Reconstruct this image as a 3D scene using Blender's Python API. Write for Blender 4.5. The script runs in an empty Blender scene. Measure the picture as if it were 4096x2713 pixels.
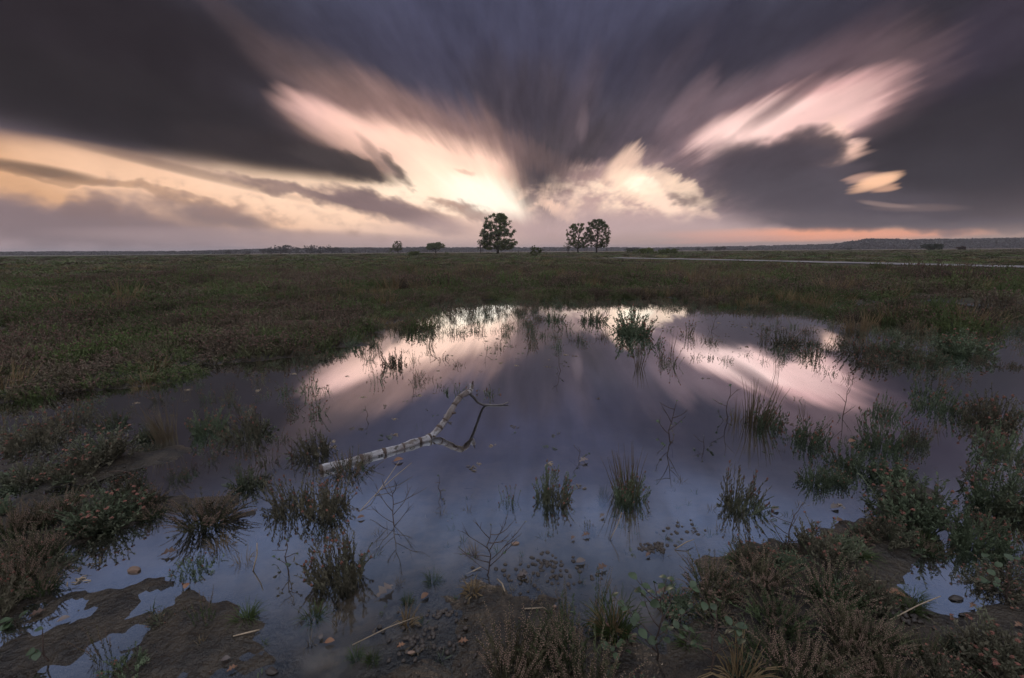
import bpy, math, random
import numpy as np
from mathutils import Vector, Matrix

# ---------------------------------------------------------------- camera
scene = bpy.context.scene
COL = scene.collection
SW, SH, F = 4096.0, 2713.0, 1820.0          # photograph size and focal length, in its pixels
CAM_H = 1.3
PITCH = math.radians(10.9)
ROLL = math.radians(0.41)
_f = np.array([0, math.cos(PITCH), -math.sin(PITCH)])
_u0 = np.array([0, math.sin(PITCH), math.cos(PITCH)])
_r0 = np.array([1.0, 0, 0])
_u = _u0 * math.cos(ROLL) + _r0 * math.sin(ROLL)
_r = _r0 * math.cos(ROLL) - _u0 * math.sin(ROLL)
cam_data = bpy.data.cameras.new("camera")
cam_data.sensor_width = 36.0
cam_data.lens = 36.0 * F / SW
cam_data.clip_start = 0.05
cam_data.clip_end = 30000
cam = bpy.data.objects.new("camera", cam_data)
COL.objects.link(cam)
cam.matrix_world = Matrix(((_r[0], _u[0], -_f[0], 0), (_r[1], _u[1], -_f[1], 0), (_r[2], _u[2], -_f[2], CAM_H), (0, 0, 0, 1)))
scene.camera = cam


def ray(px, py):
    d = _f + _r * ((px - SW / 2) / F) + _u * ((SH / 2 - py) / F)
    return d / np.linalg.norm(d)


def ground(px, py, z=0.0):                  # the spot of the ground (height z) seen at a pixel
    d = ray(px, py)
    k = (z - CAM_H) / d[2]
    return np.array([d[0] * k, d[1] * k, z])


def project(P):
    P = np.asarray(P, float) - np.array([0, 0, CAM_H])
    a, b, c = P @ _r, P @ _u, P @ _f
    c = np.where(np.abs(c) < 1e-6, 1e-6, c)
    return SW / 2 + F * a / c, SH / 2 - F * b / c, c


# ---------------------------------------------------------------- sky
SUN_AZ, SUN_EL = math.radians(3.2), math.radians(2.0)
world = bpy.data.worlds.new("World")
scene.world = world
world.use_nodes = True
WT = world.node_tree
WT.nodes.clear()


class NG:
    """small helper that writes math into a node tree"""
    def __init__(self, tree):
        self.t = tree

    def new(self, typ, **kw):
        n = self.t.nodes.new(typ)
        for k, v in kw.items():
            setattr(n, k, v)
        return n

    def put(self, sock, v):
        if isinstance(v, bpy.types.NodeSocket):
            self.t.links.new(v, sock)
        elif v is not None:
            sock.default_value = v

    def m(self, op, a, b=None, c=None, clamp=False):
        n = self.new("ShaderNodeMath", operation=op, use_clamp=clamp)
        for i, v in enumerate((a, b, c)):
            if v is not None:
                self.put(n.inputs[i], v)
        return n.outputs[0]

    def vm(self, op, a, b=None, s=None):
        n = self.new("ShaderNodeVectorMath", operation=op)
        self.put(n.inputs[0], a)
        if b is not None:
            self.put(n.inputs[1], b)
        if s is not None:
            self.put(n.inputs["Scale"], s)
        return n.outputs["Value"] if op in ("LENGTH", "DOT_PRODUCT", "DISTANCE") else n.outputs[0]

    def comb(self, x, y, z):
        n = self.new("ShaderNodeCombineXYZ")
        for i, v in enumerate((x, y, z)):
            self.put(n.inputs[i], v)
        return n.outputs[0]

    def sep(self, v):
        n = self.new("ShaderNodeSeparateXYZ")
        self.put(n.inputs[0], v)
        return n.outputs

    def noise(self, v, scale=1.0, detail=3.0, rough=0.5, dist=0.0, lac=2.0):
        n = self.new("ShaderNodeTexNoise")
        self.put(n.inputs["Vector"], v)
        n.inputs["Scale"].default_value = scale
        n.inputs["Detail"].default_value = detail
        n.inputs["Roughness"].default_value = rough
        n.inputs["Lacunarity"].default_value = lac
        n.inputs["Distortion"].default_value = dist
        return n.outputs["Fac"]

    def rng(self, v, a, b, c=0.0, d=1.0, mode="SMOOTHSTEP"):
        n = self.new("ShaderNodeMapRange", interpolation_type=mode)
        self.put(n.inputs["Value"], v)
        for k, q in zip(("From Min", "From Max", "To Min", "To Max"), (a, b, c, d)):
            self.put(n.inputs[k], q)
        return n.outputs["Result"]

    def mix(self, f, a, b, mode="MIX"):
        n = self.new("ShaderNodeMix", data_type="RGBA", blend_type=mode)
        self.put(n.inputs[0], f)
        for i, v in ((6, a), (7, b)):
            if isinstance(v, (tuple, list)):
                v = tuple(v) + (1.0,) if len(v) == 3 else v
            self.put(n.inputs[i], v)
        return n.outputs[2]

    def ramp(self, f, stops):
        n = self.new("ShaderNodeValToRGB")
        r = n.color_ramp
        while len(r.elements) < len(stops):
            r.elements.new(0.5)
        for e, (p, c) in zip(r.elements, stops):
            e.position = p
            e.color = tuple(c) + (1.0,)
        self.put(n.inputs[0], f)
        return n.outputs[0]


def lin(c):
    return tuple((x / 255 / 12.92 if x <= 10.3 else ((x / 255 + 0.055) / 1.055) ** 2.4) for x in c)


def st(px, py):                              # pixel of the photograph -> (x/y, z/y) of its direction
    d = ray(px, py)
    return d[0] / d[1], d[2] / d[1]


W = NG(WT)
tc = W.new("ShaderNodeTexCoord").outputs["Generated"]
X, Y, Z = W.sep(W.vm("NORMALIZE", tc))
yy = W.m("MAXIMUM", Y, 0.02)
S = W.m("DIVIDE", X, yy)
T = W.m("DIVIDE", Z, yy)
# the clouds drift away towards one point of the horizon: noise is drawn out along those lines
VP = st(2150, 1000)
q0 = W.comb(S, T, 1.0)
rad = W.vm("SUBTRACT", q0, (VP[0], VP[1] - 0.02, 1.0))
rx_, ry_, _z = W.sep(rad)
theta = W.m("ARCTAN2", ry_, rx_)
logr = W.m("LOGARITHM", W.m("ADD", W.vm("LENGTH", rad), 0.06), 2.718)


def polar(a, b, c):
    return W.comb(W.m("MULTIPLY", theta, a), W.m("MULTIPLY", logr, b), c)


n_broad = W.noise(polar(4.0, 1.3, 0.0), 1.0, 2.0, 0.5)
n_fine = W.noise(polar(15.0, 2.6, 3.0), 1.0, 2.5, 0.5)
n_puff = W.noise(polar(13.0, 7.0, 7.0), 1.0, 3.0, 0.55)
n_spot = W.noise(W.vm("MULTIPLY", q0, (17.0, 27.0, 1.0)), 1.0, 3.0, 0.55, 0.0)
n_wisp = W.noise(polar(34.0, 14.0, 11.0), 1.0, 2.0, 0.5)
k_r = W.m("ADD", W.m("MULTIPLY", W.m("SUBTRACT", n_broad, 0.5), 0.20), W.m("MULTIPLY", W.m("SUBTRACT", n_fine, 0.47), 0.20))
warp_r = W.vm("SCALE", rad, s=k_r)
pa = W.m("ADD", W.m("MULTIPLY", W.m("SUBTRACT", n_puff, 0.5), 0.18), W.m("MULTIPLY", W.m("SUBTRACT", n_wisp, 0.5), 0.10))
perp = W.comb(W.m("MULTIPLY", ry_, -1.0), rx_, 0.0)
puff_v = W.vm("ADD", W.vm("SCALE", rad, s=pa), W.vm("SCALE", perp, s=W.m("MULTIPLY", W.m("SUBTRACT", n_puff, 0.48), -0.10)))
q_soft = W.vm("ADD", q0, W.vm("SCALE", rad, s=W.m("MULTIPLY", W.m("SUBTRACT", n_broad, 0.5), 0.30)))
q_str = W.vm("ADD", q0, warp_r)
q_puf = W.vm("ADD", W.vm("ADD", q0, puff_v), W.vm("SCALE", warp_r, s=0.12))
n_fib = W.noise(polar(46.0, 3.2, 23.0), 1.0, 2.0, 0.5)
q_fib = W.vm("ADD", W.vm("SUBTRACT", q_str, (0.0, 0.0, 0.0)), W.vm("SCALE", rad, s=W.m("MULTIPLY", W.m("SUBTRACT", n_fib, 0.5), 0.11)))
QS = {"fib": q_fib, "soft": q_soft, "str": q_str, "puf": q_puf, "spot": q_puf, "lane": q_str}
spots = W.rng(n_spot, 0.42, 0.70)
lanes = W.rng(W.noise(polar(8.0, 1.8, 17.0), 1.0, 2.0, 0.45), 0.40, 0.75)
MASK = {"spot": spots, "lane": lanes}

# the cloud deck: mauve haze low down, dark overhead in view, thinner and paler above and behind
el = W.m("MULTIPLY", W.m("ARCSINE", Z), 57.2958)
col = W.ramp(W.rng(el, 0.0, 62.0, 0.0, 1.0, "LINEAR"), [
    (0.0, lin((166, 142, 143))), (0.045, lin((158, 136, 138))), (0.11, lin((120, 104, 110))), (0.20, lin((80, 73, 81))),
    (0.33, lin((64, 61, 72))), (0.41, lin((72, 74, 93))), (0.49, lin((100, 110, 140))), (0.68, lin((118, 128, 156))), (1.0, lin((236, 239, 250)))])
# beside and behind the camera the cover is as pale as above
back = W.rng(Y, 0.10, -0.45)
col = W.mix(W.m("MULTIPLY", back, W.rng(el, 2.0, 25.0, 0.35, 0.9)), col, lin((206, 207, 220)))
high = W.rng(el, 2.0, 12.0)
var = W.m("MULTIPLY", W.m("ADD", W.m("MULTIPLY", W.m("SUBTRACT", n_broad, 0.5), 0.7), W.m("MULTIPLY", W.m("SUBTRACT", n_fine, 0.5), 0.2)), high)
col = W.vm("SCALE", col, s=W.m("ADD", var, 1.0))

V = 4096 / 2367.0
# (x, y, half width, half height, turn in degrees, colour, strength, inner edge, kind of edge); x, y on the photograph
LAYERS = [
    # darker and bluer stretches of the deck
    (150, 90, 560, 210, 6, (39, 33, 36), .95, .2, "soft"),
    (1200, 50, 430, 190, 0, (66, 64, 84), .7, .0, "soft"),
    (2260, 330, 320, 260, 0, (47, 43, 48), .95, .3, "soft"),
    (2230, 90, 300, 130, 0, (46, 42, 50), .8, .1, "soft"),
    (2330, 60, 200, 90, -35, (70, 58, 74), .3, .0, "str"),
    (1750, 70, 330, 110, -20, (50, 46, 58), .7, .1, "soft"),
    (1560, 330, 200, 90, -10, (84, 72, 80), .6, .1, "str"),
    # pale streak rising to the upper left
    (660, 160, 330, 30, 42, (92, 76, 77), .3, .0, "str"),
    (800, 250, 230, 55, 34, (108, 88, 87), .6, .0, "str"),
    (930, 265, 260, 50, 28, (104, 86, 84), .5, .0, "str"),
    # light spreading through thin cloud round the openings
    (1040, 385, 310, 120, 18, (172, 136, 128), .55, .0, "str"),
    (1490, 435, 180, 70, 10, (166, 140, 138), .55, .0, "puf"),
    (1860, 255, 300, 110, -20, (122, 98, 102), .6, .0, "fib"),
    (1650, 270, 120, 60, -35, (116, 97, 103), .35, .0, "fib"),
    # warm sky low on the left
    (100, 412, 430, 72, 10, (204, 160, 126), .97, .3, "soft"),
    (500, 468, 400, 62, 13, (228, 188, 160), .97, .3, "soft"),
    (800, 470, 340, 60, 14, (240, 204, 178), .95, .3, "soft"),
    # the wide bright opening and its core
    (835, 325, 180, 38, 28, (224, 182, 172), .96, .25, "str"),
    (985, 382, 225, 66, 17, (246, 202, 184), 1., .5, "str"),
    (1060, 410, 150, 78, 18, (244, 204, 184), 1., .4, "str"),
    (870, 428, 300, 24, 7, (252, 218, 190), .97, .35, "soft"),
    (1020, 450, 170, 32, 10, (255, 228, 204), .95, .3, "soft"),
    (1080, 446, 140, 52, 14, (250, 224, 200), 1., .3, "str"),
    (1125, 458, 95, 38, 16, (254, 240, 222), 1., .15, "str"),
    # dark clouds in front of it
    (250, 245, 520, 84, 13, (41, 36, 38), .97, .5, "soft"),
    (630, 348, 225, 40, 11, (50, 43, 44), .98, .6, "soft"),
    (780, 374, 110, 22, 18, (66, 57, 56), .9, .4, "puf"),
    (842, 386, 46, 11, 34, (78, 67, 64), .9, .2, "puf"),
    (920, 396, 38, 11, 48, (88, 76, 72), .9, .1, "puf"),
    (870, 360, 60, 12, 46, (120, 100, 95), .6, .1, "str"),
    (1072, 393, 20, 6, 10, (205, 168, 150), .6, .1, "str"),
    (420, 392, 260, 10, 14, (116, 95, 86), .6, .2, "soft"),
    (60, 390, 150, 14, 10, (108, 86, 72), .85, .3, "soft"),
    (240, 425, 260, 10, 10, (150, 116, 92), .6, .2, "puf"),
    # mauve bank under the warm sky
    (150, 515, 370, 52, 4, (122, 104, 106), .97, .45, "puf"),
    (190, 470, 70, 28, 10, (122, 102, 101), .85, .3, "puf"),
    (505, 498, 120, 26, 14, (126, 106, 104), .94, .35, "puf"),
    (690, 442, 150, 13, 12, (130, 107, 102), .9, .35, "puf"),
    (850, 470, 120, 25, 14, (118, 98, 98), .98, .5, "puf"),
    (960, 500, 110, 24, 17, (126, 105, 104), .95, .4, "puf"),
    (640, 552, 420, 18, 2, (152, 130, 130), .8, .2, "soft"),
    (1250, 545, 420, 40, 0, (184, 158, 154), .6, .0, "soft"),
    (1090, 490, 46, 14, 22, (148, 121, 114), .8, .25, "puf"),
    (1030, 468, 40, 7, 15, (176, 142, 126), .6, .2, "puf"),
    # clouds right of the core
    (1262, 458, 58, 50, 35, (138, 118, 115), .92, .3, "puf"),
    (1265, 275, 170, 100, 30, (64, 57, 65), .85, .1, "str"),
    (1300, 372, 112, 72, -20, (72, 63, 67), .97, .45, "str"),
    (1345, 240, 34, 110, 12, (96, 82, 90), .3, .0, "str"),
    (1348, 285, 14, 34, 8, (122, 104, 109), .3, .0, "str"),
    (1500, 240, 170, 30, -52, (86, 74, 83), .35, .0, "str"),
    (1590, 240, 80, 26, -45, (116, 96, 102), .5, .0, "str"),
    # small bright breaks above the pair of trees
    (1460, 446, 140, 52, 10, (186, 154, 148), .7, .1, "puf"),
    (1440, 384, 46, 26, -45, (226, 192, 172), .85, .0, "fib"),
    (1478, 428, 60, 34, 10, (250, 218, 194), .97, .2, "puf"),
    (1488, 428, 34, 18, 10, (255, 240, 218), 1., .1, "puf"),
    (1575, 430, 64, 20, 28, (246, 214, 190), .95, .25, "puf"),
    (1545, 474, 50, 20, 10, (244, 212, 192), .95, .35, "puf"),
    (1580, 462, 34, 14, 10, (118, 100, 98), .8, .3, "puf"),
    (1340, 474, 80, 22, 10, (190, 162, 154), .6, .1, "puf"),
    (1290, 486, 40, 14, 30, (232, 196, 176), .8, .1, "puf"),
    (1620, 492, 40, 9, 15, (214, 184, 170), .7, .1, "puf"),
    (1480, 455, 160, 46, 8, (252, 222, 198), .85, .1, "spot"),
    (1270, 478, 90, 36, 20, (240, 206, 184), .8, .2, "spot"),
    (1060, 485, 110, 20, 14, (160, 130, 118), .7, .2, "spot"),
    (560, 480, 330, 30, 12, (146, 118, 108), .6, .2, "spot"),
    (1010, 285, 280, 36, 18, (128, 102, 96), .4, .0, "fib"),
    (1400, 250, 330, 120, 0, (104, 90, 98), .15, .0, "lane"),
    (1650, 340, 160, 70, -15, (112, 95, 101), .5, .1, "lane"),
    # the pink opening on the right
    (1840, 195, 230, 55, -34, (100, 80, 86), .5, .0, "str"),
    (1865, 268, 215, 62, -16, (216, 172, 168), .96, .25, "fib"),
    (1745, 294, 115, 46, -18, (246, 210, 202), .98, .2, "fib"),
    (1925, 270, 130, 42, -20, (234, 194, 187), .94, .2, "fib"),
    (1952, 318, 48, 46, 10, (236, 196, 182), .94, .2, "fib"),
    (1962, 355, 46, 18, -14, (236, 194, 176), .85, .0, "fib"),
    (1850, 215, 120, 15, -36, (90, 72, 78), .6, .1, "fib"),
    (1790, 245, 100, 11, -36, (120, 96, 98), .5, .1, "str"),
    (1880, 230, 260, 60, -20, (96, 78, 84), .5, .1, "lane"),
    # dark clouds under it
    (1800, 398, 190, 58, 6, (76, 68, 75), .96, .1, "puf"),
    (1880, 336, 64, 36, 0, (72, 63, 68), .97, .5, "puf"),
    (1800, 365, 120, 30, 0, (76, 67, 73), .97, .4, "puf"),
    (1900, 464, 260, 58, 4, (80, 72, 78), .97, .15, "puf"),
    (2250, 310, 210, 66, -12, (50, 45, 50), .95, .45, "str"),
    (2200, 390, 160, 44, 0, (56, 51, 56), .9, .3, "soft"),
    (2020, 404, 40, 10, -14, (200, 160, 142), .6, .0, "fib"),
    (2052, 412, 46, 12, -14, (238, 190, 158), .85, .0, "fib"),
    (2030, 424, 50, 11, -14, (232, 184, 152), .8, .0, "fib"),
    (2070, 432, 36, 7, -12, (214, 168, 140), .6, .0, "fib"),
    (2125, 480, 80, 8, 2, (150, 124, 114), .2, .0, "soft"),
    (2060, 470, 50, 5, 8, (150, 126, 118), .5, .0, "soft"),
    (1985, 385, 60, 9, -10, (78, 69, 74), .8, .1, "fib"),
    # low light on the right
    (2080, 552, 620, 26, 0, (168, 138, 122), .85, .25, "soft"),
    (1900, 541, 290, 13, 0, (228, 158, 128), .95, .2, "soft"),
    (1720, 553, 150, 6, -2, (204, 150, 132), .7, .2, "soft"),
    (2060, 518, 340, 16, 1, (92, 82, 86), .85, .3, "puf"),
    (1480, 522, 280, 30, 3, (178, 154, 152), .6, .2, "soft"),
]
# three layers of one kind share a set of vector nodes: alpha = smooth step of the squared distance in each ellipse
ALPHA = {}
for kind, q in QS.items():
    ids = [i for i, L in enumerate(LAYERS) if L[8] == kind]
    qs, qt, _q = W.sep(q)
    sv, tv = W.comb(qs, qs, qs), W.comb(qt, qt, qt)
    for k in range(0, len(ids), 3):
        tri3 = ids[k:k + 3]
        A, B, C, A2, B2, C2, lo, am = ([0.0] * 3 for _ in range(8))
        for n, i in enumerate(tri3):
            x, y, rx, ry, rot, c, a, inner, _k = LAYERS[i]
            s0, t0 = st(x * V, y * V)
            s1, t1 = st((x + 20) * V, y * V)
            s2, t2 = st(x * V, (y - 20) * V)
            a1 = 20 / (math.hypot(s1 - s0, t1 - t0) * rx)
            a2 = 20 / (math.hypot(s2 - s0, t2 - t0) * ry)
            ca, sa = math.cos(math.radians(rot)), math.sin(math.radians(rot))
            A[n], B[n], C[n] = ca * a1, -sa * a1, -(ca * s0 - sa * t0) * a1
            A2[n], B2[n], C2[n] = sa * a2, ca * a2, -(sa * s0 + ca * t0) * a2
            lo[n], am[n] = inner * inner * 0.5, a

        def fma(p, b, c):
            nd = W.new("ShaderNodeVectorMath", operation="MULTIPLY_ADD")
            for sock, val in zip(nd.inputs, (p, b, c)):
                W.put(sock, val)
            return nd.outputs[0]

        u = fma(sv, tuple(A), fma(tv, tuple(B), tuple(C)))
        v = fma(sv, tuple(A2), fma(tv, tuple(B2), tuple(C2)))
        d2 = fma(u, u, W.vm("MULTIPLY", v, v))
        mr = W.new("ShaderNodeMapRange", data_type="FLOAT_VECTOR", interpolation_type="SMOOTHSTEP")
        W.put(mr.inputs[6], d2)
        for sock, val in zip((7, 8, 9, 10), (tuple(lo), (2.3, 2.3, 2.3), tuple(am), (0.0, 0.0, 0.0))):
            mr.inputs[sock].default_value = val
        al = mr.outputs["Vector"]
        if kind in MASK:
            al = W.vm("SCALE", al, s=MASK[kind])
        for i, sock in zip(tri3, W.sep(al)):
            ALPHA[i] = sock
for i, L in enumerate(LAYERS):
    mx = W.new("ShaderNodeMix", data_type="VECTOR", clamp_factor=False)
    W.put(mx.inputs[0], ALPHA[i])
    W.put(mx.inputs[4], col)
    lc = lin(L[5])
    if sum(L[5]) > 430:                      # breaks in the cloud: a little brighter and warmer than the first estimate
        k = sum(lc) / 3
        lc = tuple(max(0.0, (k + (q - k) * 1.10) * 1.02) for q in lc)
    elif sum(L[5]) < 290:
        lc = (lc[0] * 0.78, lc[1] * 0.80, lc[2] * 0.84)
    mx.inputs[5].default_value = lc
    col = mx.outputs[1]
# uneven thickness of the cloud, drawn out like everything else up there
n_mott = W.noise(polar(10.0, 4.5, 41.0), 1.0, 4.0, 0.6)
n_mot2 = W.noise(polar(26.0, 6.0, 47.0), 1.0, 3.0, 0.55)
mott = W.m("ADD", W.m("MULTIPLY", W.m("SUBTRACT", n_mott, 0.5), 0.80), W.m("MULTIPLY", W.m("SUBTRACT", n_mot2, 0.5), 0.22))
calm = W.rng(W.vm("DOT_PRODUCT", col, (0.3, 0.5, 0.2)), 0.12, 0.75, 1.0, 0.22)
mott = W.m("MULTIPLY", W.m("MULTIPLY", mott, calm), W.rng(el, 1.0, 9.0, 0.15, 1.0))
col = W.vm("SCALE", col, s=W.m("ADD", mott, 1.0))
# clear sky glows through the breaks around the hidden sun
sky = W.new("ShaderNodeTexSky", sky_type="NISHITA", sun_disc=False)
sky.sun_elevation = SUN_EL
sky.sun_rotation = SUN_AZ
sky.air_density, sky.dust_density, sky.ozone_density = 1.0, 2.0, 1.0
lum = W.vm("DOT_PRODUCT", col, (0.3, 0.5, 0.2))
gap = W.rng(lum, 0.35, 0.9, 0.0, 0.0001)
col = W.vm("ADD", col, W.vm("SCALE", sky.outputs[0], s=gap))
# a grey, even lower half, never seen above the ground's edge
col = W.mix(W.rng(el, -0.2, -2.0), col, lin((150, 128, 130)))
bg = W.new("ShaderNodeBackground")
W.put(bg.inputs["Color"], col)
bg.inputs["Strength"].default_value = 1.0
wo = W.new("ShaderNodeOutputWorld")
WT.links.new(bg.outputs[0], wo.inputs["Surface"])
world.cycles.sampling_method = "NONE"        # no small bright disc in this sky: plain hemisphere sampling is enough

# ---------------------------------------------------------------- sun, hidden behind the brightest cloud
sun_data = bpy.data.lights.new("sun", "SUN")
sun_data.energy = 0.35
sun_data.angle = math.radians(4)
sun_data.color = (1.0, 0.78, 0.62)
sun = bpy.data.objects.new("sun", sun_data)
COL.objects.link(sun)
sd = Vector((math.sin(SUN_AZ) * math.cos(SUN_EL), math.cos(SUN_AZ) * math.cos(SUN_EL), math.sin(SUN_EL)))
sun.rotation_euler = (-sd).to_track_quat("-Z", "Y").to_euler()
sun.location = (0, 0, 60)

# ---------------------------------------------------------------- exposure and sampling
scene.view_settings.view_transform = "Standard"
scene.view_settings.look = "None"
scene.view_settings.exposure = 0.35
scene.view_settings.gamma = 1.0
scene.view_settings.use_curve_mapping = False
scene.render.engine = "CYCLES"
cy = scene.cycles
cy.max_bounces = 6
cy.diffuse_bounces = 2
cy.glossy_bounces = 3
cy.transmission_bounces = 2
cy.transparent_max_bounces = 12
cy.volume_bounces = 0
cy.caustics_reflective = False
cy.caustics_refractive = False
cy.use_denoising = True
cy.use_adaptive_sampling = True
cy.adaptive_threshold = 0.012
cy.adaptive_min_samples = 16

# ================================================================ helpers
RNG = np.random.default_rng(7)


def tag(o, label=None, cat=None, group=None, kind=None):
    if label:
        o["label"] = label
    if cat:
        o["category"] = cat
    if group:
        o["group"] = group
    if kind:
        o["kind"] = kind
    return o


def link(name, data, parent=None):
    o = bpy.data.objects.new(name, data)
    COL.objects.link(o)
    if parent:
        o.parent = parent
    return o


def empty(name, loc, rz=0.0):
    o = link(name, None)
    o.empty_display_size = 0.05
    o.location = tuple(loc)
    o.rotation_euler = (0, 0, rz)
    return o


class MB:
    """collects vertices and faces, then becomes one mesh"""
    def __init__(self):
        self.v, self.f, self.mi, self.smooth = [], [], [], True

    def face(self, pts, mi=0):
        n = len(self.v)
        self.v.extend(pts)
        self.f.append(tuple(range(n, n + len(pts))))
        self.mi.append(mi)

    def tube(self, pts, radii, sides=5, mi=0, cap=True):
        pts = [np.asarray(p, float) for p in pts]
        base = len(self.v)
        n = len(pts)
        prev = None
        for i, p in enumerate(pts):
            t = pts[min(i + 1, n - 1)] - pts[max(i - 1, 0)]
            t = t / (np.linalg.norm(t) + 1e-12)
            if prev is None:
                a = np.array([1.0, 0, 0]) if abs(t[0]) < 0.8 else np.array([0, 1.0, 0])
                u = np.cross(t, a)
            else:
                u = prev - t * (prev @ t)
            u /= np.linalg.norm(u) + 1e-12
            prev = u
            w = np.cross(t, u)
            for k in range(sides):
                an = 2 * math.pi * k / sides
                self.v.append(p + (u * math.cos(an) + w * math.sin(an)) * radii[i])
        for i in range(n - 1):
            for k in range(sides):
                a = base + i * sides + k
                b = base + i * sides + (k + 1) % sides
                self.f.append((a, b, b + sides, a + sides))
                self.mi.append(mi)
        if cap:
            self.f.append(tuple(base + (n - 1) * sides + k for k in range(sides)))
            self.f.append(tuple(base + sides - 1 - k for k in range(sides)))
            self.mi += [mi, mi]

    def octa(self, c, r, mi=0, sq=1.0):
        b = len(self.v)
        c = np.asarray(c, float)
        for d in ((r, 0, 0), (0, r, 0), (-r, 0, 0), (0, -r, 0), (0, 0, r * sq), (0, 0, -r * sq)):
            self.v.append(c + d)
        for a, d in ((0, 1), (1, 2), (2, 3), (3, 0)):
            self.f += [(b + a, b + d, b + 4), (b + d, b + a, b + 5)]
            self.mi += [mi, mi]

    def mesh(self, name, mats, smooth=True):
        me = bpy.data.meshes.new(name)
        me.from_pydata([tuple(map(float, p)) for p in self.v], [], self.f)
        for m in mats if isinstance(mats, (list, tuple)) else [mats]:
            me.materials.append(m)
        if any(self.mi):
            me.polygons.foreach_set("material_index", self.mi)
        if smooth:
            me.polygons.foreach_set("use_smooth", [True] * len(self.f))
        me.update()
        return me

    def build(self, name, mats, parent=None, smooth=True):
        return link(name, self.mesh(name, mats, smooth), parent)


def hash2(ix, iy, seed):
    h = (ix.astype(np.int64) * 374761393 + iy.astype(np.int64) * 668265263 + seed * 974634777) & 0xFFFFFFFF
    h = ((h ^ (h >> 13)) * 1274126177) & 0xFFFFFFFF
    return ((h ^ (h >> 16)) & 0xFFFF) / 65535.0


def vnoise(x, y, seed=0):
    ix, iy = np.floor(x), np.floor(y)
    fx, fy = x - ix, y - iy
    fx, fy = fx * fx * (3 - 2 * fx), fy * fy * (3 - 2 * fy)
    a, b = hash2(ix, iy, seed), hash2(ix + 1, iy, seed)
    c, d = hash2(ix, iy + 1, seed), hash2(ix + 1, iy + 1, seed)
    return (a * (1 - fx) + b * fx) * (1 - fy) + (c * (1 - fx) + d * fx) * fy


def fbm(x, y, seed=0, o=4):
    s, a, t = 0, 0.5, 0
    for i in range(o):
        s = s + a * vnoise(x * 2 ** i + 13.7 * i, y * 2 ** i - 7.3 * i, seed + i)
        t += a
        a *= 0.5
    return s / t


def inside(px, py, poly):
    px, py = np.asarray(px, float), np.asarray(py, float)
    r = np.zeros(px.shape, bool)
    n = len(poly)
    for i in range(n):
        x0, y0 = poly[i]
        x1, y1 = poly[(i + 1) % n]
        if y0 == y1:
            continue
        c = ((y0 > py) != (y1 > py)) & (px < (x1 - x0) * (py - y0) / (y1 - y0) + x0)
        r ^= c
    return r


def dist_poly(x, y, poly):
    best = np.full(np.shape(x), 1e9)
    n = len(poly)
    for i in range(n):
        x0, y0 = poly[i]
        x1, y1 = poly[(i + 1) % n]
        dx, dy = x1 - x0, y1 - y0
        t = np.clip(((x - x0) * dx + (y - y0) * dy) / (dx * dx + dy * dy + 1e-12), 0, 1)
        best = np.minimum(best, np.hypot(x - x0 - t * dx, y - y0 - t * dy))
    return best


# ================================================================ materials
def material(name):
    m = bpy.data.materials.new(name)
    m.use_nodes = True
    b = m.node_tree.nodes["Principled BSDF"]
    return m, NG(m.node_tree), b


def geo_pos(g):
    return g.new("ShaderNodeNewGeometry").outputs["Position"]


def plain(name, c, rough=0.7, var=0.25, spec=0.3, scale=20.0, trans=0.0):
    """one colour with some natural unevenness from thing to thing and over the surface"""
    m, g, b = material(name)
    r = g.new("ShaderNodeObjectInfo").outputs["Random"]
    n = g.noise(geo_pos(g), scale, 3.0, 0.6)
    k = g.m("ADD", g.m("MULTIPLY", g.m("SUBTRACT", r, 0.5), var), g.m("MULTIPLY", g.m("SUBTRACT", n, 0.5), var * 2))
    col = g.vm("SCALE", tuple(c), s=g.m("ADD", k, 1.0))
    g.put(b.inputs["Base Color"], col)
    b.inputs["Roughness"].default_value = rough
    b.inputs["Specular IOR Level"].default_value = spec
    if trans:
        tr = g.new("ShaderNodeBsdfTranslucent")
        g.put(tr.inputs[0], col)
        mx = g.new("ShaderNodeMixShader")
        mx.inputs[0].default_value = trans
        out = m.node_tree.nodes["Material Output"]
        m.node_tree.links.new(b.outputs[0], mx.inputs[1])
        m.node_tree.links.new(tr.outputs[0], mx.inputs[2])
        m.node_tree.links.new(mx.outputs[0], out.inputs[0])
    return m


def two_tone(name, c1, c2, patch=0.25, rough=0.75, trans=0.16):
    """plants of two colours: patches over the heath and from plant to plant"""
    m, g, b = material(name)
    r = g.new("ShaderNodeObjectInfo").outputs["Random"]
    p = geo_pos(g)
    n = g.noise(p, patch, 3.0, 0.6)
    n2 = g.noise(p, 14.0, 2.0, 0.6)
    f = g.rng(g.m("ADD", g.m("MULTIPLY", g.m("SUBTRACT", r, 0.5), 0.30), n), 0.42, 0.58)
    col = g.mix(f, c1, c2)
    col = g.vm("SCALE", col, s=g.rng(n2, 0.25, 0.75, 0.6, 1.5))
    col = g.vm("SCALE", col, s=g.rng(g.noise(p, patch * 0.45, 3.0, 0.6), 0.32, 0.68, 0.72, 1.35))
    g.put(b.inputs["Base Color"], col)
    b.inputs["Roughness"].default_value = rough
    b.inputs["Specular IOR Level"].default_value = 0.25
    tr = g.new("ShaderNodeBsdfTranslucent")
    g.put(tr.inputs[0], col)
    mx = g.new("ShaderNodeMixShader")
    mx.inputs[0].default_value = trans
    m.node_tree.links.new(b.outputs[0], mx.inputs[1])
    m.node_tree.links.new(tr.outputs[0], mx.inputs[2])
    m.node_tree.links.new(mx.outputs[0], m.node_tree.nodes["Material Output"].inputs[0])
    return m


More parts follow.
